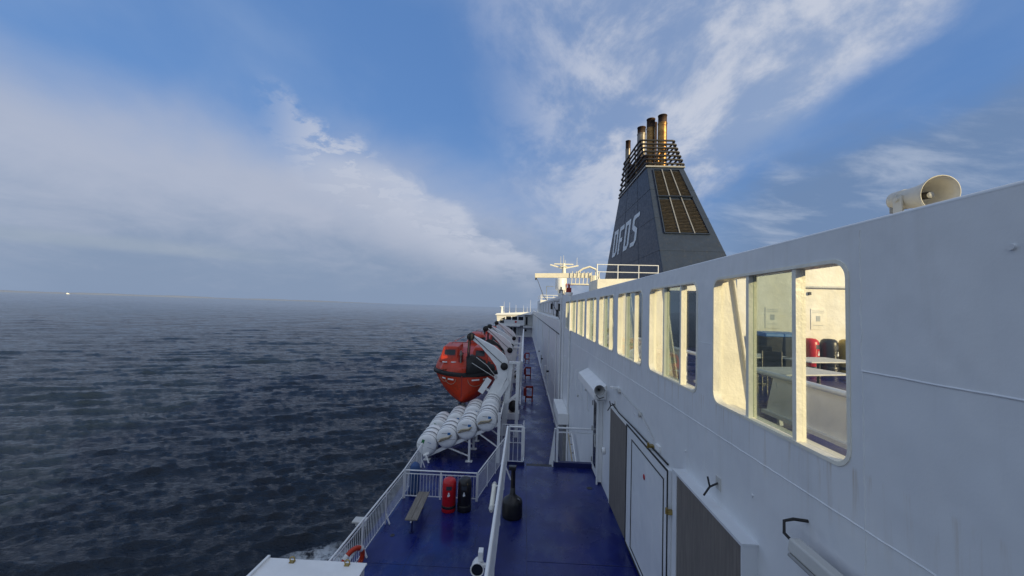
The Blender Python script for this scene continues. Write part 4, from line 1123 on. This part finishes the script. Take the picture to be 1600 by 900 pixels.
# ------------------------------------------------------------------ platform with rail near the funnel
pf = tag(empty('roof_platform', (4.8, 19, .6)), 'cream ledge with a white two-bar rail in front of the funnel', 'platform')
rel(pf, MB().hexa([(3.45, 18.6, 1.02), (12.5, 18.6, 1.10), (12.5, 21, 1.10), (3.45, 21, 1.02), (3.45, 18.6, 1.50), (12.5, 18.6, 1.85), (12.5, 21, 1.85), (3.45, 21, 1.50)]), 'ledge', 'cream', .02)
rel(pf, MB().box(3.45, 3.7, 18.7, 20.9, WZ, 1.02).box(9.5, 12.5, 18.7, 20.9, WZ, 1.0), 'support', 'cream')
for z in (2.22, 1.86): rel(pf, MB().tube([(3.45, 18.7, z), (6.4, 18.7, z+.02)], .022, 6), 'rail_bar', 'railwhite')
for x in (3.45, 4.45, 5.45, 6.38): rel(pf, MB().cyl((x, 18.7, 1.5), (x, 18.7, 2.24), .022 if x > 3.5 else .035, n=6), 'rail_post', 'railwhite')

# ------------------------------------------------------------------ funnel
fn = tag(empty('ship_funnel', (9.6, 30, WZ)), 'navy blue tapered funnel with pale letters, louvres and sooty pipes', 'funnel')
def F(mb, name, mat, bevel=0): return rel(fn, mb, name, mat, bevel)
ZT = 10.2
fy = lambda h: 27-.684*h      # near face
gy = lambda h: 34.9+.35*h     # far face
xl = lambda h: 8.30-.089*h
xr = lambda h: 10.90+.089*h
def ring(z): h = ZT-z; return [(xl(h), fy(h), z), (xr(h), fy(h), z), (xr(h), gy(h), z), (xl(h), gy(h), z)]
m = MB(); zs = [.6, ZT]
m.hexa(ring(.6)+ring(ZT)); F(m, 'casing', 'navy', .05)
b0 = ring(.6); F(MB().box(b0[0][0], b0[1][0], b0[0][1], b0[2][1], WZ, .6), 'casing_base', 'navy')
F(MB().hexa([(8.22, 26.92, ZT+.002), (10.98, 26.92, ZT+.002), (10.98, 35.0, ZT+.002), (8.22, 35.0, ZT+.002), (8.22, 26.92, ZT+.13), (10.98, 26.92, ZT+.13), (10.98, 35.0, ZT+.13), (8.22, 35.0, ZT+.13)]), 'top_lip', 'grey', .02)
for v_ in (3.6, 5.9, 8.2):
    for o_ in (0,):
        h = ZT-v_; F(MB().tube([(xl(h)-.004, gy(h), v_), (xl(h)-.004, fy(h), v_)], .012, 6).tube([(xl(h), fy(h)-.004, v_), (xr(h), fy(h)-.004, v_)], .012, 6), 'plate_seam', 'navy')
for f_ in (.28, .62):
    p0 = (xl(0)-.003, 27+7.9*f_, ZT); h = ZT-.8; p1 = (xl(h)-.003, fy(h)+(gy(h)-fy(h))*f_, .8); F(MB().tube([p0, p1], .012, 6), 'plate_seam', 'navy')
# louvre panels on the aft face
def on_face(x, z, out=0.): # aft face point (normal ~ (0,-.825,.565))
    h = ZT-z; return (x, fy(h)-.825*out, z+.565*out)
cols = 3
for (zt, zb) in ((9.85, 7.65), (7.35, 4.85)):
    for c in range(cols):
        def xe(z, f):
            h = ZT-z; a = xl(h)+.42+.01*h; b = xr(h)-.42-.01*h*0; return a+(b-a)*f
        f0, f1 = c/3+.025, (c+1)/3-.025
        back = MB().hexa([on_face(xe(zb, f0), zb, .0), on_face(xe(zb, f1), zb, .0), on_face(xe(zt, f1), zt, .0), on_face(xe(zt, f0), zt, .0),
                          on_face(xe(zb, f0), zb, .015), on_face(xe(zb, f1), zb, .015), on_face(xe(zt, f1), zt, .015), on_face(xe(zt, f0), zt, .015)])
        p_ = F(back, 'louvre_panel', 'rubber')
        m = MB(); n = int((zt-zb)/.105)
        for i in range(n):
            z = zb+(zt-zb)*(i+.5)/n
            a, b = Vector(on_face(xe(z, f0), z, .045)), Vector(on_face(xe(z, f1), z, .045))
            # slightly buckled slat
            pts = [a.lerp(b, k/4)+Vector((0, 0, .018*noise.noise(Vector((i*.9, k*1.7, c*5))))) for k in range(5)]
            for k in range(4): m.bar(pts[k], pts[k+1], .075, .018, up=(0, -.35, 1))
        o = F(m, 'louvre_slats', 'grille'); o.parent = p_
def fbar(x0, z0, x1, z1, w=.07): return MB().bar(on_face(x0, z0, .05), on_face(x1, z1, .05), .06, w, up=(0, -.825, .565))
for f in (0, 1/3, 2/3, 1):
    a = xe(4.75, f); b = xe(9.95, f); F(fbar(a, 4.75, b, 9.95), 'frame_bar', 'grey' if 0 < f < 1 else 'navy')
for z in (4.75, 7.5, 9.95): F(fbar(xe(z, 0), z, xe(z, 1), z, .24 if z == 7.5 else .06), 'frame_bar', 'navy')
# letters: coordinates (u forward-to-aft, v height) mapped on the port face
def port(u, v, out=0.):  # u = metres aft of y=35.2
    z = v; h = ZT-z; return (xl(h)-out, 35.2-u, z)
ZB, ZH = 4.80, 2.34
def LT(polys, u0, sc=1.):
    m = MB()
    loops = [[(u0+(x+.10*y)*sc, ZB+ZH*y) for x, y in l] for l in polys]
    m.prism(loops, lambda a, b: port(a, b, .008), lambda a, b: port(a, b, .03)); F(m, 'letter', 'letter')
Dsh = [[(0, 0), (.95, 0), (1.45, .16), (1.60, .78), (1.62, 1), (.10, 1), (.08, .9), (0, .3)]]
D_ = [[(0, 0), (1.05, 0), (1.5, .14), (1.5, .80), (1.5, 1), (0, 1)], [(.45, .14), (.45, .85), (1.05, .85), (1.05, .14)]]
F_ = [[(0, 0), (.45, 0), (.45, .42), (1.15, .42), (1.15, .57), (.45, .57), (.45, .84), (1.5, .84), (1.5, 1), (.15, 1), (0, .9)]]
S_ = [[(0, 0), (1.05, 0), (1.5, .14), (1.5, .50), (.98, .60), (.62, .66), (.62, .80), (.75, .86), (1.75, .86), (1.75, 1), (.35, 1), (.12, .88), (.12, .60), (.55, .50), (1.02, .42), (1.02, .18), (.92, .14), (0, .14)]]
LT(D_, .12); LT(F_, 2.08); LT(D_, 3.98); LT(S_, 6.0)
# pipe cage above the casing
def cage_ring(k, n=7):
    f = k/(n-1); z = 10.50+f*2.35
    x0 = 8.28; x1 = 10.98-.08*f; y0 = 27.0+1.55*f; y1 = 35.0-1.5*f
    r = .25; pts = []
    for cx, cy, s in ((x1-r, y0+r, -PI/2), (x1-r, y1-r, 0), (x0+r, y1-r, PI/2), (x0+r, y0+r, PI)):
        for i in range(5): a = s+PI/2*i/4; pts.append((cx+r*math.cos(a), cy+r*math.sin(a), z))
    return pts
for k in range(7): F(MB().tube(cage_ring(k), .075, 8, True), 'cage_ring', 'cage')
for fx, fyy in ((0, .03), (0, .33), (0, .66), (1, .03), (1, .5), (.5, 1.), (0, .97), (1, .97)):
    def cp(f):
        z = 10.33+f*2.5; y0 = 27.0+1.55*f; y1 = 35.0-1.5*f
        return (8.36+fx*(2.50-.08*f), y0+.08+(y1-y0-.16)*fyy, z)
    F(MB().bar(cp(0), cp(1), .09, .09, up=(0, 1, 0)), 'cage_post', 'cage')
# exhaust pipes: (x, y, r, top, sooty length, material)
for x, y, r, top, sl_, mt_ in ((10.18, 29.3, .335, 15.15, .62, 'steelpipe'), (9.52, 30.0, .325, 15.2, .75, 'steelpipe'), (9.15, 31.2, .335, 15.1, .55, 'steelgrey'), (10.22, 31.4, .25, 15.6, 3.5, 'soot'), (8.62, 33.3, .22, 14.9, .75, 'steelgrey')):
    p_ = F(MB().cyl((x, y, ZT), (x, y, top-sl_), r, n=24, caps=False).cyl((x, y, top-sl_-.06), (x, y, top-sl_+.0), r*1.06, n=24), 'exhaust_pipe', mt_)
    o = F(MB().lathe([(r*.96, 0), (r*.96, sl_-.05), (r*1.03, sl_-.05), (r*1.03, sl_), (r*.88, sl_), (r*.88, .3)], 24, (x, y, top-sl_)), 'sooty_tip', 'soot'); o.parent = p_
for x, y, rr_, top in ((9.0, 30.2, .50, 12.1), (8.95, 32.2, .55, 12.2), (9.3, 33.9, .45, 11.8)):
    F(MB().cyl((x, y, ZT), (x, y, top), rr_, n=18), 'silencer', 'soot')
for x, y, top in ((9.75, 29.0, 12.4), (10.5, 30.2, 12.1)):
    F(MB().tube([(x, y, ZT), (x, y, top-.5), (x+.25, y-.1, top)], .13, 10), 'small_pipe', 'steelpipe')

# ------------------------------------------------------------------ horn loudspeakers
t = tag(empty('fog_horn', (2.72, 2.70, .60)), 'large cream horn loudspeaker mounted on top of the near wall', 'horn')
ax = Vector((-.10, -1, -.13)).normalized()
rot = ax.to_track_quat('Z', 'Y').to_matrix()
def H(prof, name, mat, n=32):
    m = MB().lathe(prof, n); m.v = [tuple(rot @ Vector(v)+Vector((0, .20, .30))) for v in m.v]; return m.build(name, mat, t)
H([(0, -.045), (.045, -.042), (.070, -.02), (.074, .02), (.075, .07), (.078, .071), (.078, .075), (.075, .076), (.077, .13), (.082, .18), (.095, .25), (.112, .31), (.124, .345), (.1275, .348), (.1275, .355), (.1225, .355), (.108, .31), (.088, .25), (.070, .19), (.0, .17)], 'bell', 'hornpaint')
t.scale = (.92, .92, .92)
H([(.0, .17), (.026, .17), (.026, .275), (.0, .275)], 'driver_cone', 'rubber', 16)
H([(.0, .2755), (.023, .2755), (.023, .282), (.0, .282)], 'driver_cap', 'greywhite', 16)
MB().box(-.105, -.092, .06, .13, .02, .30).box(.085, .098, .06, .13, .02, .30).box(-.105, .098, .05, .14, .0, .02).cyl((-.12, .095, .275), (-.08, .095, .275), .018, n=10).build('yoke', 'greywhite', t)
MB().cyl((0, .09, -.35), (0, .09, -.0), .03, n=10).build('stalk', 'white', t)
MB().cyl((-.03, .15, .19), (-.03, .15, .235), .022, n=8).cyl((-.03, .21, .20), (-.03, .21, .25), .02, n=8).tube([(-.03, .21, .20), (-.04, .22, .12), (-.05, .20, .04)], .006, 6).build('cable_gland', 'grey', t)

t = tag(empty('horn_loudspeaker', (1.86, 9.55, -1.98)), 'small grey horn loudspeaker on the wall above the door', 'loudspeaker'); t.scale = (.85, .85, .85)
m = MB().lathe([(0, .16), (.04, .15), (.05, .08), (.045, .03), (.10, -.08), (.145, -.13), (.15, -.13), (.10, -.07), (.03, .0), (0, .02)], 24, (0, 0, .06), 'y').build('bell', 'grey', t)
MB().lathe([(0, -.06), (.03, -.06), (.03, 0), (0, 0)], 14, (0, 0, .06), 'y').build('cone', 'rubber', t)
MB().box(.02, .24, .02, .10, .0, .05).build('bracket', 'white', t)
MB().tube([(0, .1, 0), (-.03, .12, -.15), (.06, .2, -.25), (.2, .2, -.2)], .012, 6).tube([(.05, -.02, .1), (.14, 0, .12), (.19, .02, .03), (.12, 0, -.06)], .01, 6).build('cable', 'rubber', t)
o = tag(MB().lathe([(0, -.02), (.05, -.02), (.055, .02), (.0, .04)], 16, (1.96, 8.55, -1.68)).box(1.96, 2.1, 8.50, 8.60, -1.70, -1.66).build('lamp_bracket', 'white'), 'small round white fitting on the wall right of the loudspeaker', 'fitting')
o = tag(MB().lathe([(.05, -.02), (.08, .0), (.085, .04), (.05, .07), (0, .08)], 18, (1.93, 9.28, -3.30), 'x').build('round_wall_lamp', 'white'), 'round white bulkhead lamp beside the glazed door', 'lamp')

# tube light fixture lower right
t = tag(empty('fluorescent_fixture', (1.95, 2.42, -1.60)), 'long grey weatherproof tube light fixture low on the near wall', 'lamp')
MB().hexa([(-.05, -.62, -.05), (.05, -.62, -.05), (.05, .45, -.05), (-.05, .45, -.05), (-.035, -.62, .04), (.04, -.62, .04), (.04, .45, .04), (-.035, .45, .04)]).build('housing', 'greywhite', t, .012)
MB().hexa([(-.064, -.60, -.072), (.02, -.60, -.072), (.02, .43, -.072), (-.064, .43, -.072), (-.055, -.60, -.051), (.04, -.60, -.051), (.04, .43, -.051), (-.055, .43, -.051)]).build('diffuser', 'grey', t, .008)
MB().box(.04, .15, -.12, .02, .02, .055).cyl((.01, -.04, .04), (.01, -.04, .075), .02, n=8).build('bracket', 'brass', t)
MB().tube([(.0, .44, .0), (-.02, .52, .03), (-.0, .55, .10), (.06, .54, .12), (.15, .52, .12)], .011, 8).build('cable', 'rubber', t)

# ------------------------------------------------------------------ sun deck behind the glass
bh = tag(empty('deck_bulkhead', (11.5, 13.3, WZ)), 'flaking cream bulkhead behind the bins, seen through the nearest window', 'wall')
rel(bh, MB().box(7.2, 17, 13.3, 13.5, WZ, 1.95), 'plating', 'bulkhead')
for x, nm in ((8.35, 'left'), (9.85, 'right')):
    o = rel(bh, MB().box(x-.22, x+.26, 13.285, 13.298, -.42, .28), 'notice', 'bulkhead')
    m = MB()
    for r_ in range(2):
        for i in range(9): m.box(x-.17+i*.043, x-.14+i*.043, 13.278, 13.2845, .20-r_*.06, .215-r_*.06)
    for i in range(8): m.box(x-.15+i*.043, x-.12+i*.043, 13.278, 13.2845, -.28, -.265)
    m.box(x-.05, x+.08, 13.278, 13.2845, -.14, .04)
    q = rel(bh, m, 'notice_print', 'paleprint'); q.parent = o
rel(bh, MB().tube([(9.3, 13.24, 1.0), (11.5, 13.24, 1.02)], .04, 8), 'pipe', 'greywhite')
rel(bh, MB().box(9.55, 9.62, 13.24, 13.3, .74, .84), 'hook_plate', 'rubber')
# windbreak panels and pipe rail
def windbreak(y0, y1, lab, x=4.2):
    t = tag(empty('windbreak_panel', (x, (y0+y1)/2, WZ)), lab, 'windbreak', 'low white windbreak panels behind the glass')
    rel(t, MB().prism([[(y0, -1.66), (y1+.10, -1.66), (y1+.06, -1.52), (y1-.10, -1.03), (y0, -1.03)]], lambda a, b: (x, a, b), lambda a, b: (x+.05, a, b)), 'panel', 'white')
    rel(t, MB().bar((x-.03, y0, -1.63), (x-.03, y1+.1, -1.63), .10, .06), 'bottom_flange', 'white')
    rel(t, MB().bar((x+.02, y0, -1.025), (x+.02, y1-.1, -1.025), .12, .02), 'top_flange', 'cream')
    for y in (y0+.15, y1-.15): rel(t, MB().bar((x+.08, y, WZ), (x+.02, y, -1.1), .06, .06, up=(0, 1, 0)), 'leg', 'white')
windbreak(2.4, 6.75, 'long white low panel under the pipe rail in the nearest window')
windbreak(7.6, 9.4, 'short white low panel seen in the left pane of the nearest window')
windbreak(10.2, 14.5, 'white low panel with pipe rail seen through the second window')
o = tag(empty('pipe_rail', (3.95, 9, WZ)), 'thick pale pipe rail running behind the windows', 'rail')
rel(o, MB().tube([(3.95, 2.2, -.93), (3.95, 19, -.93)], .042, 10), 'pipe', 'white')
for y in (3.0, 7.15, 9.9, 15): rel(o, MB().cyl((3.97, y, WZ), (3.97, y, -.95), .03, n=8), 'post', 'white')
# tables
def table(x, y, rz, lab):
    t = tag(empty('deck_table', (x, y, WZ), rz), lab, 'table', 'grey tables behind the glass')
    MB().box(-.75, .75, -.45, .45, .72, .75).build('tabletop', 'greywhite', t, .01)
    MB().cyl((0, 0, 0), (0, 0, .72), .04, n=10).box(-.3, .3, -.04, .04, .0, .03).box(-.04, .04, -.3, .3, .0, .03).build('leg', 'black', t)
table(5.35, 7.75, .25, 'nearest pale tabletop beneath the bins in the nearest window')
table(7.35, 9.9, .25, 'second pale tabletop at the right edge of the nearest window')
table(6.1, 10.4, .1, 'third pale tabletop in the middle pane of the nearest window')
# blue-lidded recycling bins
for k, (x, y) in enumerate(((7.75, 12.5), (8.35, 12.55))):
    t = tag(empty('recycling_bin', (x, y, WZ)), ['left dark recycling bin with blue lid in the middle pane', 'right dark recycling bin with blue lid in the middle pane'][k], 'recycling bin', 'blue-lidded bins behind the glass')
    MB().hexa([(-.22, -.25, .1), (.22, -.25, .1), (.22, .25, .1), (-.22, .25, .1), (-.27, -.3, 1.15), (.27, -.3, 1.15), (.27, .3, 1.15), (-.27, .3, 1.15)]).build('body', 'black' if k == 0 else 'ink', t, .03)
    MB().hexa([(-.29, -.33, 1.152), (.29, -.33, 1.152), (.29, .33, 1.152), (-.29, .33, 1.152), (-.27, -.3, 1.26), (.27, -.3, 1.26), (.27, .3, 1.30), (-.27, .3, 1.30)]).build('lid', 'bluep', t, .02)
    for s in (-1, 1): MB().cyl((s*.20, .22, .1), (s*.26, .22, .1), .1, n=14).build('wheel', 'rubber', t)
# stacked chairs / dark furniture near the middle pane
def chair(x, y, rz, lab):
    t = tag(empty('deck_chair', (x, y, WZ), rz), lab, 'chair', 'dark chairs behind the glass')
    MB().box(-.22, .22, -.22, .22, .43, .46).build('seat', 'black', t, .01)
    MB().box(-.22, .22, .20, .23, .55, .95).build('backrest', 'black', t, .01)
    for sx in (-1, 1):
        for sy in (-1, 1): MB().cyl((sx*.2, sy*.2, 0), (sx*.2, sy*.2, .95 if sy > 0 else .45), .014, n=6).build('leg', 'steelgrey', t)
chair(5.2, 9.3, .6, 'dark chair left of the nearest tabletop behind the glass'); chair(5.9, 9.3, -.3, 'dark chair behind the nearest tabletop behind the glass'); chair(6.9, 11.2, 2.2, 'dark chair in front of the blue-lidded bins')
print('objects', len(bpy.data.objects))
